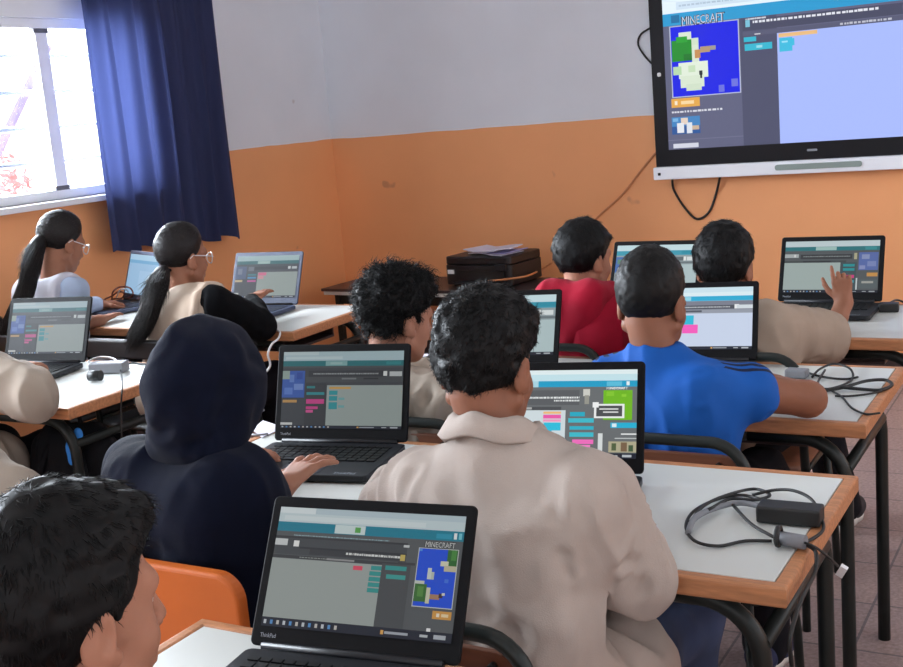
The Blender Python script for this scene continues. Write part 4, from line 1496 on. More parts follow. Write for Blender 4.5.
def striped(base, stripe):
    m = base.copy()
    m.name = 'striped_jersey'
    nt = m.node_tree
    bs = nt.nodes['Principled BSDF']
    old = bs.inputs['Base Color'].links[0].from_socket
    at_ = nt.nodes.new('ShaderNodeAttribute'); at_.attribute_name = 'stripe_arc'
    def mth(op, a, b_):
        n = nt.nodes.new('ShaderNodeMath'); n.operation = op
        for i, q in enumerate((a, b_)):
            if isinstance(q, (int, float)): n.inputs[i].default_value = q
            else: nt.links.new(q, n.inputs[i])
        return n.outputs[0]
    f = at_.outputs['Fac']
    pg = mth('PINGPONG', mth('ADD', f, .0), .0085)
    inb = mth('MULTIPLY', mth('LESS_THAN', pg, .0045), mth('LESS_THAN', mth('ABSOLUTE', f, 0.), .0225))
    mx = nt.nodes.new('ShaderNodeMix'); mx.data_type = 'RGBA'
    nt.links.new(inb, mx.inputs[0]); nt.links.new(old, mx.inputs[6])
    mx.inputs[7].default_value = stripe.node_tree.nodes['Principled BSDF'].inputs['Base Color'].default_value
    nt.links.new(mx.outputs[2], bs.inputs['Base Color'])
    return m


def person(label, head, yaw=0., pitch=0., roll=0., s=.93, skin='skin', hair='short', hair_m='hair', shL=None, shR=None, elL=None, elR=None, wrL=None, wrR=None,
           handL=None, handR=None, pelvis=None, kneeL=None, kneeR=None, footL=None, footR=None, top='coat_white', top_name='coat', long=True, thick=.022, cuffL=.93, cuffR=.93,
           sleeve_up=None, trousers='denim', shoes='shoe_navy', collar=None, hh=.0045, hood=None, sleeves=None, glasses=False, wr_amp=.008, wfreq=13., seed=1, pony=None, stripes=False, hidden_head=False, neck=None, flesh=1.):
    head = np.array(head, float)
    R = head_rot(yaw, pitch, roll)
    nb = np.array(neck, float) if neck is not None else head + R @ V(0, -.022, -.125) * s + V(0, -.004, -.035)
    shL = np.array(shL, float) if shL is not None else nb + V(-.155, -.005, -.062)
    shR = np.array(shR, float) if shR is not None else nb + V(.155, -.005, -.062)
    pelvis = np.array(pelvis, float) if pelvis is not None else V(nb[0], nb[1] - .06, .545)
    base = (float(pelvis[0]), float(pelvis[1]), 0)
    root = empty('person', base, label, 'person', 'pupils at the desks')
    E = {}
    for k, e, w, sh, sx in (('L', elL, wrL, shL, -1), ('R', elR, wrR, shR, 1)):
        e = np.array(e, float) if e is not None else sh + V(sx * .05, .06, -.22)
        w = np.array(w, float) if w is not None else V(e[0] - sx * .06, e[1] + .2, .79)
        E[k] = (sh, e, w)
    kn = {}
    for k, kk, ft, sx in (('L', kneeL, footL, -1), ('R', kneeR, footR, 1)):
        hip = pelvis + V(sx * .085, 0, -.01)
        kk = np.array(kk, float) if kk is not None else V(hip[0] + sx * .04, hip[1] + .38, .52)
        ft = np.array(ft, float) if ft is not None else V(kk[0], kk[1] + .02, 0)
        an = V(ft[0], ft[1], ft[2] + .09)
        kn[k] = (hip, kk, an, ft)

    chest = nb + V(0, .0, -.16) * 1
    def torso(t, k=.06):
        up = shL * .5 + shR * .5
        w = (shR - shL) / np.linalg.norm(shR - shL)
        c1 = up * .65 + (up * .5 + pelvis * .5) * .35
        k = k * .6
        return [cap(pelvis - w * .06, c1 - w * .068, .078 * flesh + t, .074 * flesh + t, k), cap(pelvis + w * .06, c1 + w * .068, .078 * flesh + t, .074 * flesh + t, k),
                cap(shL + w * .012 + V(0, 0, -.014), nb + V(-.02, -.012, -.05), .036 * flesh + t, .040 + t, k), cap(shR - w * .012 + V(0, 0, -.014), nb + V(.02, -.012, -.05), .036 * flesh + t, .040 + t, k),
                cap(c1 - w * .075, c1 + w * .075, .07 * flesh + t, k=k)]
    # ---- body: torso, limbs and head as one mesh
    B = torso(0, .05)
    for k in 'LR':
        sh, e, w = E[k]
        B += [cap(sh, e, .043 * flesh, .035 * flesh, .03), cap(e, w, .035 * flesh, .023, .02)]
        hip, kk, an, ft = kn[k]
        B += [cap(hip, kk, .074, .052, .04), cap(kk, an, .05, .034, .03), cap(an, V(ft[0], ft[1] + .07, ft[2] + .04), .034, .028, .02)]
    B += [cap(nb + V(0, -.01, -.06), head + R @ V(0, -.028, -.06) * s, .046 * s, .040 * s, .01)]
    parts = [surf(B, .009)]
    HP = head_prims(head, R, s, nb)
    hv, hq = surf(HP, hh)
    parts.append((relax(hv, hq, 1) if hh > .004 else (hv), hq))
    for k, hd in (('L', handL), ('R', handR)):
        sh, e, w = E[k]
        hd = dict(hd or {})
        f = hd.pop('f', None); n = hd.pop('n', (0, 0, -1))
        if f is None:
            f = unit(w - e); f = unit(V(f[0] - (.1 if k == 'R' else -.1), f[1], -.05))
        hs = hd.pop('s', .92)
        a = e + (w - e) * .35
        ra = .035 + (.023 - .035) * .35
        hp = [cap(a, w, ra * flesh + .0005, .0235, .01), cap(w, w + unit(np.array(f, float)) * .02, .0235, .02, .015)] + hand_prims(w, f, n, k, hs, **hd)
        pv, pq = surf(hp, .0032)
        parts.append((relax(pv, pq, 1), pq))
    body = link('body', np_mesh('body', parts, M[skin]), root, world=True)
    make_eyes(root, head, R, s)

    # ---- clothes
    low = pelvis + V(0, -.01, -.06) if long else pelvis + V(0, 0, .0)
    def sleeve(k, t, cuff, up=None):
        sh, e, w = E[k]
        if up is not None:                          # short sleeve
            q = sh + (e - sh) * up
            d = unit(e - sh)
            return [cap(sh, q, .038 * flesh + t, .041 * flesh + t + .004, .03)], cut(d, q)
        q = e + (w - e) * cuff
        return [cap(sh, e, .038 * flesh + t, .034 * flesh + t, .03), cap(e, q, .034 * flesh + t, .026 + t * .3, .025)], cut(unit(w - e), q)
    t = thick
    body_p = torso(t, .07)
    if long: body_p += [cap(pelvis + V(-.06, .02, .01), pelvis + V(.06, .02, .01), .085 + t, k=.05), cap(kn['L'][0] + V(0, 0, 0), kn['L'][0] + (kn['L'][1] - kn['L'][0]) * .45, .092 + t * .8, .086 + t * .7, .05), cap(kn['R'][0], kn['R'][0] + (kn['R'][1] - kn['R'][0]) * .45, .092 + t * .8, .086 + t * .7, .05)]
    neckhole = sub(cap(nb + V(0, .0, .03), nb + V(0, .02, .14), .052, .06, .015))
    pieces = [(top, top_name, body_p)]
    sl_m = top
    arms = []
    for k, cuff in (('L', cuffL), ('R', cuffR)):
        a, cu_ = sleeve(k, t, cuff, sleeve_up)
        arms.append((a, cu_))
    if sleeves:                                      # a sleeveless smock over a long-sleeved pullover
        SP = torso(t * .5, .05)
        for a, cu_ in arms: SP += a
        v_, q_ = surf(SP + [neckhole], .008)
        v_ = crease(wrinkle(v_, q_, wr_amp, wfreq, seed + 3), q_, body_folds(E, nb, pelvis))
        link('pullover', np_mesh('pullover', [(v_, q_)], M[sleeves]), root, world=True)
        body_p = body_p + [cap(shL + V(.01, 0, 0), shR - V(.01, 0, 0), .048 + t, k=.03)]
        w = unit(shR - shL)
        prims = body_p + [neckhole] + [cut(-w, shL - w * -.012), cut(w, shR - w * .012)]
        v_, q_ = surf(prims, .007)
        v_ = crease(wrinkle(v_, q_, wr_amp, wfreq, seed), q_, body_folds(E, nb, pelvis))
        link(top_name, np_mesh(top_name, [(v_, q_)], M[top]), root, world=True)
    else:
        prims = list(body_p)
        for a, cu_ in arms: prims += a
        v_, q_ = surf(prims + [neckhole], .0065)
        # open the cuffs
        v_ = crease(wrinkle(v_, q_, wr_amp, wfreq, seed), q_, body_folds(E, nb, pelvis))
        fm = None; ml = [M[top]]
        me = np_mesh(top_name, [(v_, q_)], ml, fm)
        if stripes:                                  # printed stripes along both sleeves
            arc = np.full(len(v_), 1., np.float32)
            for sh, e, w in (E['L'], E['R']):
                d = unit(e - sh); up_ = unit(V(0, 0, 1) - d * d[2]); sd = np.cross(d, up_)
                rel = v_ - sh
                al = rel @ d; a_ = rel @ up_; b_ = rel @ sd
                ang = np.arctan2(b_, a_)
                ok = (np.hypot(a_, b_) < .11) & (al > -.01) & (a_ > -.02)
                arc[ok] = ((ang - (.25 if e[0] > sh[0] else -.25)) * .06)[ok]
            me.attributes.new('stripe_arc', 'FLOAT', 'POINT').data.foreach_set('value', arc)
            me.materials.clear(); me.materials.append(striped(M[top], M['stripe']))
        link(top_name, me, root, world=True)
    # trousers and shoes
    T_ = [cap(pelvis + V(-.06, 0, -.0), pelvis + V(.06, 0, -.0), .108, k=.05)]
    for k in 'LR':
        hip, kk, an, ft = kn[k]
        T_ += [cap(hip, kk, .086, .068, .05), cap(kk, an + V(0, 0, -.02), .066, .055, .04)]
    v_, q_ = surf(T_, .010)
    link('trousers', np_mesh('trousers', [(wrinkle(v_, q_, .006, 11, seed + 9), q_)], M[trousers]), root, world=True)
    for k in 'LR':
        hip, kk, an, ft = kn[k]
        shoe(root, ft, 0 if k == 'L' else -4, M[shoes], ft[2])
    # ---- hair, hood, collar
    if hair:
        make_hair(root, head, R, s, hair, M[hair_m], hh if hh < .004 else .0045, seed)
    if collar: make_collar(root, nb + V(0, -.006, -.022), M[top], **collar)
    if hood == 'up':
        L = lambda *p: head + R @ V(*p)
        hp = [ell(L(0, -.012, .026), V(.102, .118, .110), R, .03), ell(L(.004, -.03, -.03), V(.094, .102, .09), R, .03), cap(L(-.052, -.05, -.10), L(.06, -.045, -.105), .042, k=.04), cap(L(0, -.07, .06), L(-.01, -.115, .01), .05, .03, .05),
              sub(ell(L(0, .10, -.0), V(.078, .11, .105), R, .02)), cut(R @ V(0, 1, -.1), L(0, .085, 0))]
        v_, q_ = surf(hp, .006)
        v_ = wrinkle(v_, q_, .011, 13, seed + 2, (1, 1, .8))
        G = lambda *p: head + R @ V(*p)
        v_ = crease(v_, q_, [(G(-.09, -.05, -.05), G(.0, -.13, -.075), .008, .012), (G(.0, -.13, -.05), G(.09, -.05, -.03), .008, .012), (G(-.07, -.08, -.085), G(.07, -.1, -.09), .009, .011),
                             (G(-.08, .0, .10), G(-.03, -.1, .09), .008, .013), (G(.0, .04, .14), G(.005, -.11, .07), .004, .006), (G(.09, .02, .06), G(.05, -.09, .03), .008, .013), (G(-.1, .02, .03), G(-.07, -.07, -.01), .007, .012)])
        link('hood', np_mesh('hood', [(v_, q_)], M[top]), root, world=True)
        # seam along the crown
        pts = [head + R @ V(.0, -.016 + .130 * math.cos(a), .026 + .124 * math.sin(a)) for a in np.linspace(.5, 2.9, 16)]
    if hood == 'down':
        hp = [cap(nb + V(-.095, -.01, .005), nb + V(-.065, -.085, .012), .036, .046, .03), cap(nb + V(-.065, -.085, .012), nb + V(.065, -.085, .012), .048, k=.03), cap(nb + V(.095, -.01, .005), nb + V(.065, -.085, .012), .036, .046, .03),
              cap(nb + V(-.05, -.105, -.03), nb + V(0, -.12, -.11), .045, .03, .04), cap(nb + V(.05, -.105, -.03), nb + V(0, -.12, -.11), .045, .03, .04), cap(nb + V(-.085, -.0, .0), nb + V(-.045, .055, -.03), .03, .02, .03), cap(nb + V(.085, 0, .0), nb + V(.045, .055, -.03), .03, .02, .03)]
        v_, q_ = surf(hp, .006)
        link('hood', np_mesh('hood', [(wrinkle(v_, q_, .006, 14, seed + 2), q_)], M[top]), root, world=True)
    if glasses: make_glasses(root, head, R, s)
    if pony is not None:
        pts = spline([np.array(p, float) for p in pony], 10)
        rr = np.interp(np.linspace(0, 1, len(pts)), [0, .08, .3, .7, 1], [.016, .020, .032, .030, .012])
        pv, pq = surf([cap(a, b, ra, rb, .01) for a, b, ra, rb in zip(pts[:-1], pts[1:], rr[:-1], rr[1:])], .005)
        X, N = surf_points(pv, pq, 2500, seed + 4)
        tang = np.array([unit(pts[min(i + 1, len(pts) - 1)] - pts[max(0, i - 1)]) for i in range(len(pts))])
        near = np.argmin(((X[:, None, :] - np.array(pts)[None]) ** 2).sum(2), 1)
        kp = near > 5
        X, N, near = X[kp], N[kp], near[kp]
        g = np.random.default_rng(seed)
        sv, sq = strands(X, N, tang[near] + g.normal(size=X.shape) * .05, .10, .0016, .02, seed, .04)
        pt = link('ponytail', np_mesh('ponytail', [(pv, pq), (sv, sq)], M[hair_m]), root, world=True)
        d = unit(pts[2] - pts[0])
        MB().tube(ring_pts(pts[1], np.eye(3), .022, 0, 16), .006, 8, cap=False).build('hair_tie', M['black_knit'], pt, world=True)
    return root, nb, E


# --- the boy in the white coat
person('boy in an off-white cotton coat seen from behind, with thick black hair', at(486, 363, 1.62), yaw=0, pitch=12, s=.92, hair='thick', skin='skin_warm', neck=at(499, 426, 1.595),
       shL=at(428, 484, 1.585), shR=at(590, 494, 1.565), elR=at(634, 572, 1.655), wrR=(-.80, 1.86, .79), elL=(-1.13, 1.70, .80), wrL=(-1.03, 1.88, .785), pelvis=(-.86, 1.52, .54),
       kneeR=(-.70, 1.98, .535), kneeL=(-1.02, 1.95, .545), footR=(-.74, 1.98, 0), footL=(-1.02, 1.98, 0),
       top='coat_white', top_name='coat', thick=.022, collar=dict(r=.056, tilt=.40, hgt=.036, out=.036), trousers='denim', hh=.0035, wr_amp=.017, wfreq=11, seed=2, flesh=1.0)
# --- navy hoodie, hood up
nh = at(211, 391, 1.66)
person('child in a navy hoodie with the hood up, right hand on the laptop', nh, yaw=2, pitch=14, s=.95, hair='short', skin='skin_light', shL=at(146, 476, 1.60), shR=at(236, 488, 1.59), elR=at(254, 556, 1.62), wrR=atz(279, 490, .80),
       cuffR=.72, handR=dict(f=(.10, .93, .30), n=(.15, .3, -1), curl=(.12, .3, .25), spread=.32, thumb=1.6, s=1.0), elL=(-1.80, 1.74, .79), wrL=(-1.70, 1.90, .785), pelvis=(nh[0] + .02, 1.60, .545), top='navy', top_name='hoodie', thick=.034, hood='up',
       trousers='trouser_dark', wr_amp=.010, wfreq=11, seed=3, flesh=1.02)
# --- curly haired boy
person('curly haired boy in a beige coat looking to the right', at(398, 316, 2.44), yaw=-26, pitch=12, s=.93, hair='curly', skin='skin_light', shR=at(446, 398, 2.38), shL=at(356, 396, 2.42), elR=(-1.33, 2.52, .79), wrR=(-1.44, 2.72, .785), elL=(-1.80, 2.55, .79), wrL=(-1.62, 2.72, .785),
       top='coat_beige', top_name='coat', thick=.026, collar=dict(r=.055, tilt=.4, hgt=.03, out=.032), trousers='trouser_dark', hh=.004, wr_amp=.010, seed=4)
# --- blue shirt
person('boy in a royal blue short-sleeved shirt with striped sleeves, seen from behind', at(652, 300, 2.50), yaw=-3, pitch=10, s=.95, hair='fade', hair_m='hair_brown', skin='skin_warm', neck=at(657, 342, 2.47), shL=at(618, 384, 2.46), shR=at(716, 388, 2.45), elR=atz(808, 399, .79), wrR=(-.87, 2.83, .785), elL=(-1.10, 2.64, .79), wrL=(-1.05, 2.84, .785),
       pelvis=(-.90, 2.43, .545), top='blue', top_name='shirt', long=False, sleeve_up=.34, thick=.018, trousers='trouser_dark', shoes='shoe_navy', footR=(-.78, 2.82, 0), footL=(-1.10, 2.72, 0), stripes=True, hh=.004, wr_amp=.010, wfreq=11, seed=5, flesh=1.1)
# --- red hoodie
person('boy in a crimson hoodie with the hood down, face turned right', at(585, 257, 3.31), yaw=-24, pitch=8, s=.90, hair='bowl', skin='skin_light', neck=at(583, 296, 3.28), shL=at(551, 318, 3.27), shR=at(612, 318, 3.25), elR=(-1.26, 3.42, .79), wrR=(-1.33, 3.66, .785), elL=(-1.66, 3.42, .79), wrL=(-1.52, 3.70, .785),
       top='red', top_name='hoodie', hood='down', thick=.032, trousers='denim', hh=.0045, wr_amp=.010, seed=6, flesh=1.05)
# --- taupe tee, raised hand
person('boy in a taupe tee with his right forearm raised in front of a laptop', at(725, 265, 3.33), yaw=0, pitch=8, s=.97, hair='bowl', skin='skin', shL=at(695, 330, 3.28), shR=at(768, 330, 3.27), elR=at(830, 338, 3.52), wrR=at(844, 303, 3.58), handR=dict(f=(-.10, .10, 1), n=(-.25, 1, .1), curl=(.25, .5, .4), spread=.04, s=.82, fingers=[(.15, .25, .15), (.6, .9, .6), (.7, 1., .6), (.7, 1., .6)]),
       elL=(-1.20, 3.46, .79), wrL=(-1.0, 3.70, .785), top='tee_taupe', top_name='shirt', long=False, sleeve_up=.86, thick=.03, trousers='trouser_dark', shoes='shoe_black', footR=(-.80, 3.90, 0), hh=.0045, wr_amp=.010, seed=7, flesh=1.08, pelvis=(-.97, 3.27, .545))
# --- the girls
h1 = at(62, 242, 3.30)
person('girl with long ponytail and glasses in white smock over pale blue sleeves', h1, yaw=-8, pitch=22, s=.95, hair='neat', hair_m='hair_long', skin='skin', shR=at(74, 290, 3.24), shL=at(28, 292, 3.27), elR=at(74, 326, 3.27), wrR=at(99, 321, 3.40), handR=dict(f=(-.10, .95, .1), n=(.1, 0, -1), curl=(.05, .2, .2), spread=.06),
       elL=(-3.92, 3.42, .80), wrL=(-3.86, 3.62, .785), cuffR=.15, top='smock_white', top_name='smock', sleeves='blue_pale', glasses=True, trousers='trouser_dark', thick=.02, seed=8,
       pony=[at(42, 238, 3.215), at(36, 250, 3.17), at(26, 288, 3.10), at(12, 322, 3.06), at(2, 350, 3.06)])
h2 = at(183, 256, 3.22)
person('girl with long ponytail and glasses in cream smock over black sleeves', h2, yaw=-14, pitch=8, s=.95, hair='neat', hair_m='hair_long', skin='skin', shL=at(158, 306, 3.19), shR=at(216, 302, 3.13), elR=at(260, 326, 3.30), wrR=at(252, 300, 3.54), handR=dict(f=(-.12, .95, .2), n=(.1, 0, -1), curl=(.1, .2, .2)),
       elL=(-3.27, 3.36, .80), wrL=(-3.16, 3.56, .785), top='smock_cream', top_name='smock', sleeves='black_knit', glasses=True, trousers='trouser_dark', thick=.021, seed=9,
       pony=[at(164, 270, 3.12), at(160, 279, 3.07), at(151, 306, 3.03), at(140, 330, 3.02), at(129, 358, 3.04)])
# --- left edge
person('pupil in beige coat at the left edge, elbow and fingers beside the laptop', (-3.17, 2.22, 1.10), yaw=0, pitch=14, s=.95, hair='short', skin='skin_light', shR=(-2.98, 2.17, .915), elR=atz(32, 395, .795), wrR=atz(14, 368, .80), handR=dict(f=(-.02, .98, -.06), n=(0, 0, -1), curl=(.2, .4, .3)),
       elL=(-3.48, 2.36, .80), wrL=(-3.32, 2.48, .785), cuffR=.8, top='coat_beige', top_name='coat', thick=.036, trousers='trouser_dark', seed=10, pelvis=(-3.1, 2.12, .545), wr_amp=.010)
person('pupil in beige coat cut off by the left edge, rounded shoulder behind nearest boy', (-2.12, 1.58, 1.06), yaw=0, pitch=18, s=.93, hair='short', skin='skin', shR=at(8, 506, 1.50), shL=(-2.29, 1.50, .86), elR=(-1.95, 1.62, .66), wrR=(-2.02, 1.83, .58), elL=(-2.36, 1.6, .66), wrL=(-2.2, 1.83, .58),
       top='coat_beige', top_name='coat', thick=.036, trousers='trouser_dark', seed=11, pelvis=(-2.12, 1.46, .545), wr_amp=.010)
# --- nearest boy
nl = at(70, 606, .78)
person('nearest boy with short black hair at the bottom left corner, seen from behind', nl, yaw=-14, pitch=6, roll=-2, s=.98, hair='short', skin='skin_light', elR=(-.80, .80, .79), wrR=(-.86, 1.0, .785), elL=(-1.22, .78, .79), wrL=(-1.06, .98, .785), pelvis=(nl[0] + .02, .50, .545), kneeL=(-1.10, .96, .52), kneeR=(-.94, .96, .52),
       top='navy_dark', top_name='pullover', thick=.02, hh=.0026, trousers='denim', seed=12)

# ================================================================== CHARGERS, CABLES, BAGS
def atx(px, py, x):
    d = ray(px, py)
    return CAM + d * ((x - CAM[0]) / d[0])


def on(pts, z, r):
    """a path lying on a surface at height z; a third value lifts the point"""
    return [atz(p[0], p[1], z + r + (p[2] if len(p) > 2 else 0)) for p in pts]


def cable_part(root, name, pts, r, m, n=8):
    return MB().tube(spline(pts, 7), r, n).build(name, m, root, world=True)


def brick(root, c, size, rz, m, name='adapter_brick'):
    o = MB().box((0, 0, 0), size).build(name, m, root)
    o.matrix_parent_inverse = world_of(root).inverted()
    o.location = tuple(float(q) for q in c); o.rotation_euler = (0, 0, rz)
    bev(o, .004, 3)
    return o


ZT = .7412
# desk with the white coat
c = atz(790, 513, ZT + .016)
ch = empty('charger', (c[0], c[1], ZT), 'black laptop charger with a tangled cable on the desk right of the white coat', 'charger')
brick(ch, c, (.108, .046, .030), .02, M['rubber'])
cable_part(ch, 'cable', on([(772, 541), (745, 541), (718, 546), (695, 541, .004), (686, 527, .006), (693, 512, .004), (715, 500), (740, 495), (764, 500, .004)], ZT, .003), .003, M['rubber'])
cable_part(ch, 'cable', on([(764, 507, .004), (740, 503, .006), (715, 508, .006), (695, 518, .008), (688, 533, .006)], ZT, .0055), .0055, M['rubber_grey'])
cable_part(ch, 'cable', on([(690, 522, .01), (705, 505, .012), (730, 494, .008), (755, 489, .002), (770, 495, .008), (755, 500, .014), (730, 499, .014), (708, 510, .012)], ZT, .003), .003, M['rubber'])
cable_part(ch, 'cable', on([(752, 495, .004), (775, 490, .014), (795, 491, .02), (812, 500, .014), (821, 517, .004), (823, 530), (810, 540), (792, 546)], ZT, .003), .003, M['rubber'])
cable_part(ch, 'cable', on([(733, 505, .008), (750, 523, .004), (768, 534, .004), (782, 541)], ZT, .003), .003, M['rubber'])
p = atz(776, 536, ZT + .019)
tie = MB(); tie.tube([p + V(.004, .014 * math.cos(a), .014 * math.sin(a)) for a in np.linspace(0, 2 * math.pi, 20)], .005, 8, cap=False)
tie.build('cable_strap', M['rubber'], ch, world=True)
p = atz(791, 540, ZT + .013)
MB().tube([p + V(-.022, .004, 0), p + V(.024, -.004, 0)], .012, 12).build('plug', M['rubber_grey'], ch, world=True)
cable_part(ch, 'cable', [atz(800, 543, ZT + .006), atz(809, 546, ZT + .006), atx(816, 553, -.416), atx(815, 572, -.412), atx(803, 596, -.41), atx(796, 615, -.41), atx(790, 640, -.41), atx(792, 668, -.41)], .0035, M['rubber'])
cable_part(ch, 'cable', [atz(800, 541, ZT + .012), atz(815, 547, ZT + .014), atx(828, 557, -.40), atx(838, 566, -.395)], .0022, M['rubber'])
p = atx(842, 571, -.39)
o = MB().box((0, 0, 0), (.012, .008, .022)).build('connector_tip', M['white_plastic'], ch); o.matrix_parent_inverse = world_of(ch).inverted(); o.location = tuple(p); o.rotation_euler = (.3, .5, 0)

# desk with the blue shirt
c = atz(797, 373, ZT + .012)
ch = empty('charger', (c[0], c[1], ZT), 'grey plug with a loose black cable on the desk right of the blue shirt', 'charger')
brick(ch, c, (.055, .035, .022), -.1, M['rubber_grey'], 'plug')
cable_part(ch, 'cable', on([(804, 371), (815, 375), (830, 378, .004), (846, 379), (858, 377)], ZT, .003), .003, M['rubber'])
cable_part(ch, 'cable', on([(812, 377), (820, 369, .006), (834, 364, .01), (849, 368, .006), (853, 377), (845, 384), (826, 389, .003), (818, 383, .004), (825, 370, .01)], ZT, .003), .003, M['rubber'])
cable_part(ch, 'cable', on([(824, 391), (845, 387, .004), (866, 381, .006), (885, 380, .004), (892, 385), (880, 390), (860, 389, .002), (840, 387, .006)], ZT, .0042), .0042, M['rubber'])
cable_part(ch, 'cable', on([(832, 391), (842, 397), (852, 408), (866, 414), (880, 413)], ZT, .0026), .0026, M['rubber'])
cable_part(ch, 'cable', on([(835, 396), (850, 396), (868, 394), (882, 391)], ZT, .0026), .0026, M['rubber'])

# front desk
c = atz(889, 307, ZT + .014)
ch = empty('charger', (c[0], c[1], ZT), 'black charger and cable beside the laptop with the raised hand', 'charger')
brick(ch, c, (.06, .04, .028), .1, M['rubber'])
cable_part(ch, 'cable', on([(882, 311), (890, 303, .02), (897, 300, .014), (905, 303), (915, 309)], ZT, .0035), .0035, M['rubber'])

# girls' desk
c = atz(126, 304, ZT + .011)
ch = empty('charger', (c[0], c[1], ZT), 'flat black adapter with rust-red looped cables on the girls\' desk by the window', 'charger')
brick(ch, c, (.17, .06, .02), .25, M['rubber'])
cable_part(ch, 'cable', on([(98, 308), (104, 300, .006), (112, 296, .03), (118, 292, .05), (124, 293, .05), (122, 298, .02), (113, 299, .01), (108, 303)], ZT, .004), .004, M['rust_cable'])
cable_part(ch, 'cable', on([(112, 301), (113, 292, .05), (120, 287, .07), (130, 288, .07), (133, 295, .04), (126, 299, .015)], ZT, .004), .004, M['rust_cable'])
cable_part(ch, 'cable', on([(116, 299, .01), (120, 290, .065), (127, 290, .06), (130, 297, .02)], ZT, .0035), .0035, M['white_plastic'])

# left desk
c = atz(109, 367, ZT + .018)
ch = empty('charger', (c[0], c[1], ZT), 'grey charger brick with a black plug on the left desk, beside the navy hood', 'charger')
brick(ch, c, (.12, .05, .034), .35, M['rubber_grey'])
p = atz(94, 376, ZT + .018)
pl_ = MB(); pl_.tube([p + V(-.02, .0, 0), p + V(.02, .01, 0)], .017, 12); pl_.build('plug', M['rubber'], ch, world=True)
cable_part(ch, 'cable', on([(122, 366, .01), (132, 363, .004), (142, 364), (155, 364)], ZT, .0035), .0035, M['rubber'])
cable_part(ch, 'cable', on([(92, 370, .01), (88, 362, .004), (100, 357, .002), (112, 358, .012), (118, 362, .016)], ZT, .003), .003, M['white_plastic'])
cable_part(ch, 'cable', [atz(120, 368, ZT + .012), atz(122, 380, ZT + .004), atx(122, 390, -2.60), atx(121, 410, -2.60), atx(122, 440, -2.60)], .0028, M['rubber'])

# desk of the navy hoodie
p0 = atz(250, 430, ZT)
tag_ = cable_part(None, 'cable', on([(264, 410, .03), (256, 413, .03), (250, 422, .02), (246, 432), (256, 435), (268, 434)], ZT, .003), .003, M['rubber_grey'])
props(tag_, 'thin grey cable looping on the desk between the navy hood and its laptop', 'cable')
sheet = MB()
q = [atz(252, 430, ZT), atz(263, 421, ZT), atz(284, 428, ZT), atz(262, 438, ZT)]
sheet.add([p + V(0, 0, .0006) for p in q] + [p + V(0, 0, .002) for p in q], [(0, 3, 2, 1), (4, 5, 6, 7), (0, 1, 5, 4), (1, 2, 6, 5), (2, 3, 7, 6), (3, 0, 4, 7)])
props(sheet.build('paper_sheet', M['paper']), 'small white paper under the grey cable beside the navy hood', 'paper')

# notebook in front of the curly haired boy
c = atz(428, 362, ZT)
nb_ = empty('notebook', (c[0], c[1], ZT), 'white notebook with a black pen between the curly head and the white-coated boy', 'notebook', rz=.3)
MB().box((0, 0, .006), (.2, .14, .011)).build('pages', M['paper'], nb_, .002)
MB().tube([(-.05, -.03, .016), (.07, .02, .016)], .004, 8).build('pen', M['rubber'], nb_)

# wall cables of the display and the tan cord by the printer
YW = YF - .0066
t1 = cable_part(None, 'cable', [at(672, 176, YW - .03), at(674, 190, YW), at(685, 208, YW), at(697, 219, YW - .004), at(709, 212, YW), at(716, 194, YW), at(720, 177, YW - .03)], .0065, M['rubber'])
props(t1, 'dark cable hanging in a loop below the wall display', 'cable')
t2 = cable_part(None, 'cable', [at(660, 148, YW), at(654, 155, YW), at(640, 172, YW), at(622, 195, YW), at(598, 217, YW), at(578, 238, YW), at(560, 256, YW), at(550, 264, YW), at(540, 270, 5.9), at(527, 276, 5.55), at(508, 279, 5.49), at(488, 281, 5.47)], .0055, M['orange_cable'])
props(t2, 'thin tan cord running down the orange wall from the display to the printer', 'cable')
t3 = cable_part(None, 'cable', [at(654, 66, YW), at(644, 55, YW), at(638, 44, YW), at(641, 34, YW), at(652, 27, YW)], .005, M['rubber'])
props(t3, 'short dark cable looping out at the left edge of the wall display', 'cable')

# white cable below the edge of the girls' desk
t4 = cable_part(None, 'cable', [atz(276, 329, ZT + .0045), atz(280, 332.5, ZT + .0045), atx(278, 339, -2.606), atx(272, 344, -2.60), atx(268, 354, -2.60), atx(270, 366, -2.60), atx(262, 378, -2.60), atx(266, 392, -2.60)], .004, M['white_plastic'])
props(t4, 'white cable hanging from the corner of the girls\' desk, right of the navy hood', 'cable')

# school bag leaning under the left desk
bp = empty('school_bag', (-2.79, 2.44, 0), 'black school bag with a bright blue tag under the corner of the left desk', 'bag', rz=.3)
bp.scale = (.85, .85, 1.3)
P_, Q_ = surf([cap((-.1, 0, .12), (-.09, .01, .36), .10, .085, .06), cap((.1, 0, .12), (.09, .01, .36), .10, .085, .06), cap((-.08, 0, .42), (.08, 0, .42), .07, k=.06), cut((0, 0, -1), (0, 0, .002))], .012)
link('bag_body', np_mesh('bag_body', [(wrinkle(P_, Q_, .008, 12, 3), Q_)], M['pack']), bp)
P_, Q_ = surf([cap((-.07, -.085, .12), (.07, -.085, .12), .05, k=.04), cap((-.06, -.085, .2), (.06, -.085, .2), .05, k=.04)], .01)
link('front_pocket', np_mesh('front_pocket', [(wrinkle(P_, Q_, .004, 14, 4), Q_)], M['pack']), bp)
MB().tube(spline([(-.04, 0, .48), (-.03, 0, .53), (.03, 0, .53), (.04, 0, .48)], 6), .008, 8).build('carry_loop', M['pack'], bp)
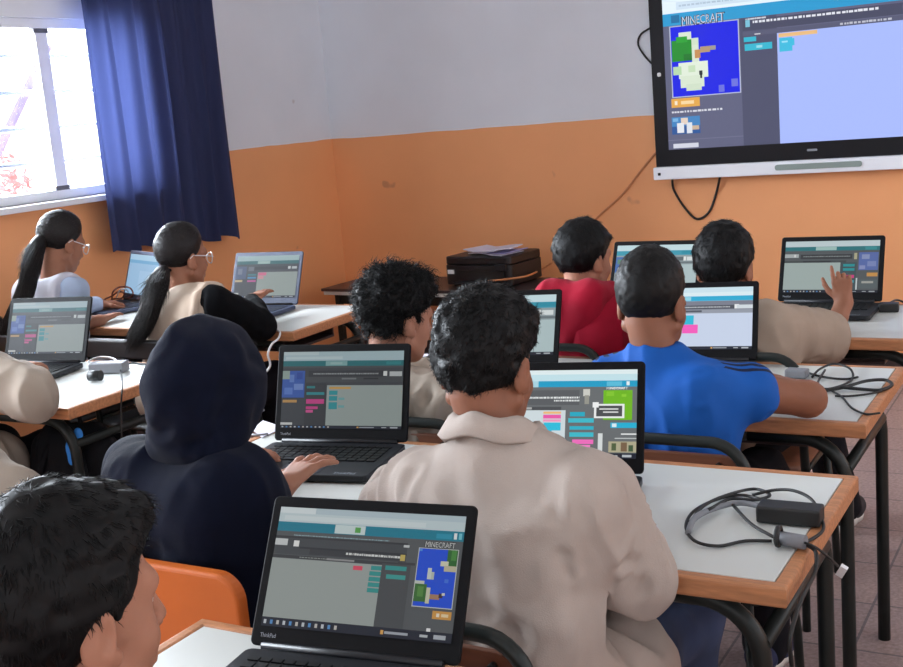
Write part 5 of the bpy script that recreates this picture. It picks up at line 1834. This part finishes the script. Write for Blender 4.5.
for sx in (-1, 1): MB().tube(spline([(sx * .06, -.06, .45), (sx * .1, -.12, .36), (sx * .09, -.115, .2), (sx * .08, -.08, .1)], 6), .012, 8).build('strap', M['pack'], bp)
P_, Q_ = surf([cap((.10, -.125, .49), (.075, -.135, .46), .016, .02, .01), cap((.075, -.135, .46), (.062, -.13, .43), .02, .012, .01)], .004)
link('tag', np_mesh('tag', [(P_, Q_)], M['tag_blue']), bp)

# ================================================================== LIGHT AND CAMERA
def area(name, loc, rot, sx, sy, power, col):
    l = bpy.data.lights.new(name, 'AREA')
    l.shape = 'RECTANGLE'; l.size = sx; l.size_y = sy; l.energy = power; l.color = col
    o = bpy.data.objects.new(name, l); COL.objects.link(o)
    o.location = loc; o.rotation_euler = rot
    return o


for i, (a, b) in enumerate(WINS):      # daylight entering through the left windows
    area('daylight', (XL - .24, (a + b) / 2, (WZ0 + WZ1) / 2), (0, math.radians(-90), 0), WZ1 - WZ0, b - a, (240, 310, 70)[i], (.86, .93, 1))
for i, (a, b) in enumerate(RW):        # and through the right ones
    area('daylight', (XR + .24, (a + b) / 2, 1.75), (0, math.radians(90), 0), 1.3, b - a, (4, 8, 20)[i], (1, .97, .93))
area('daylight', (-2.0, YB - .24, 1.75), (math.radians(90), 0, 0), 2.8, 1.5, 8, (.98, .98, 1))

wd = bpy.data.worlds.new('World')
SC.world = wd
wd.use_nodes = True
bg = wd.node_tree.nodes['Background']
bg.inputs['Color'].default_value = (.93, .96, 1, 1)
bg.inputs['Strength'].default_value = 2.6

cam = bpy.data.cameras.new('Camera')
cam.sensor_fit = 'HORIZONTAL'; cam.sensor_width = 36
cam.lens = F / W * 36
cam.clip_start = .02
co = bpy.data.objects.new('Camera', cam)
COL.objects.link(co)
R3 = Matrix(((RT[0], UP[0], -FW[0]), (RT[1], UP[1], -FW[1]), (RT[2], UP[2], -FW[2])))
co.matrix_world = Matrix.Translation(Vector(CAM)) @ R3.to_4x4()
SC.camera = co
SC.view_settings.view_transform = 'Standard'
SC.view_settings.look = 'None'
SC.view_settings.exposure = .14
SC.view_settings.gamma = 1
SC.view_settings.use_curve_mapping = False
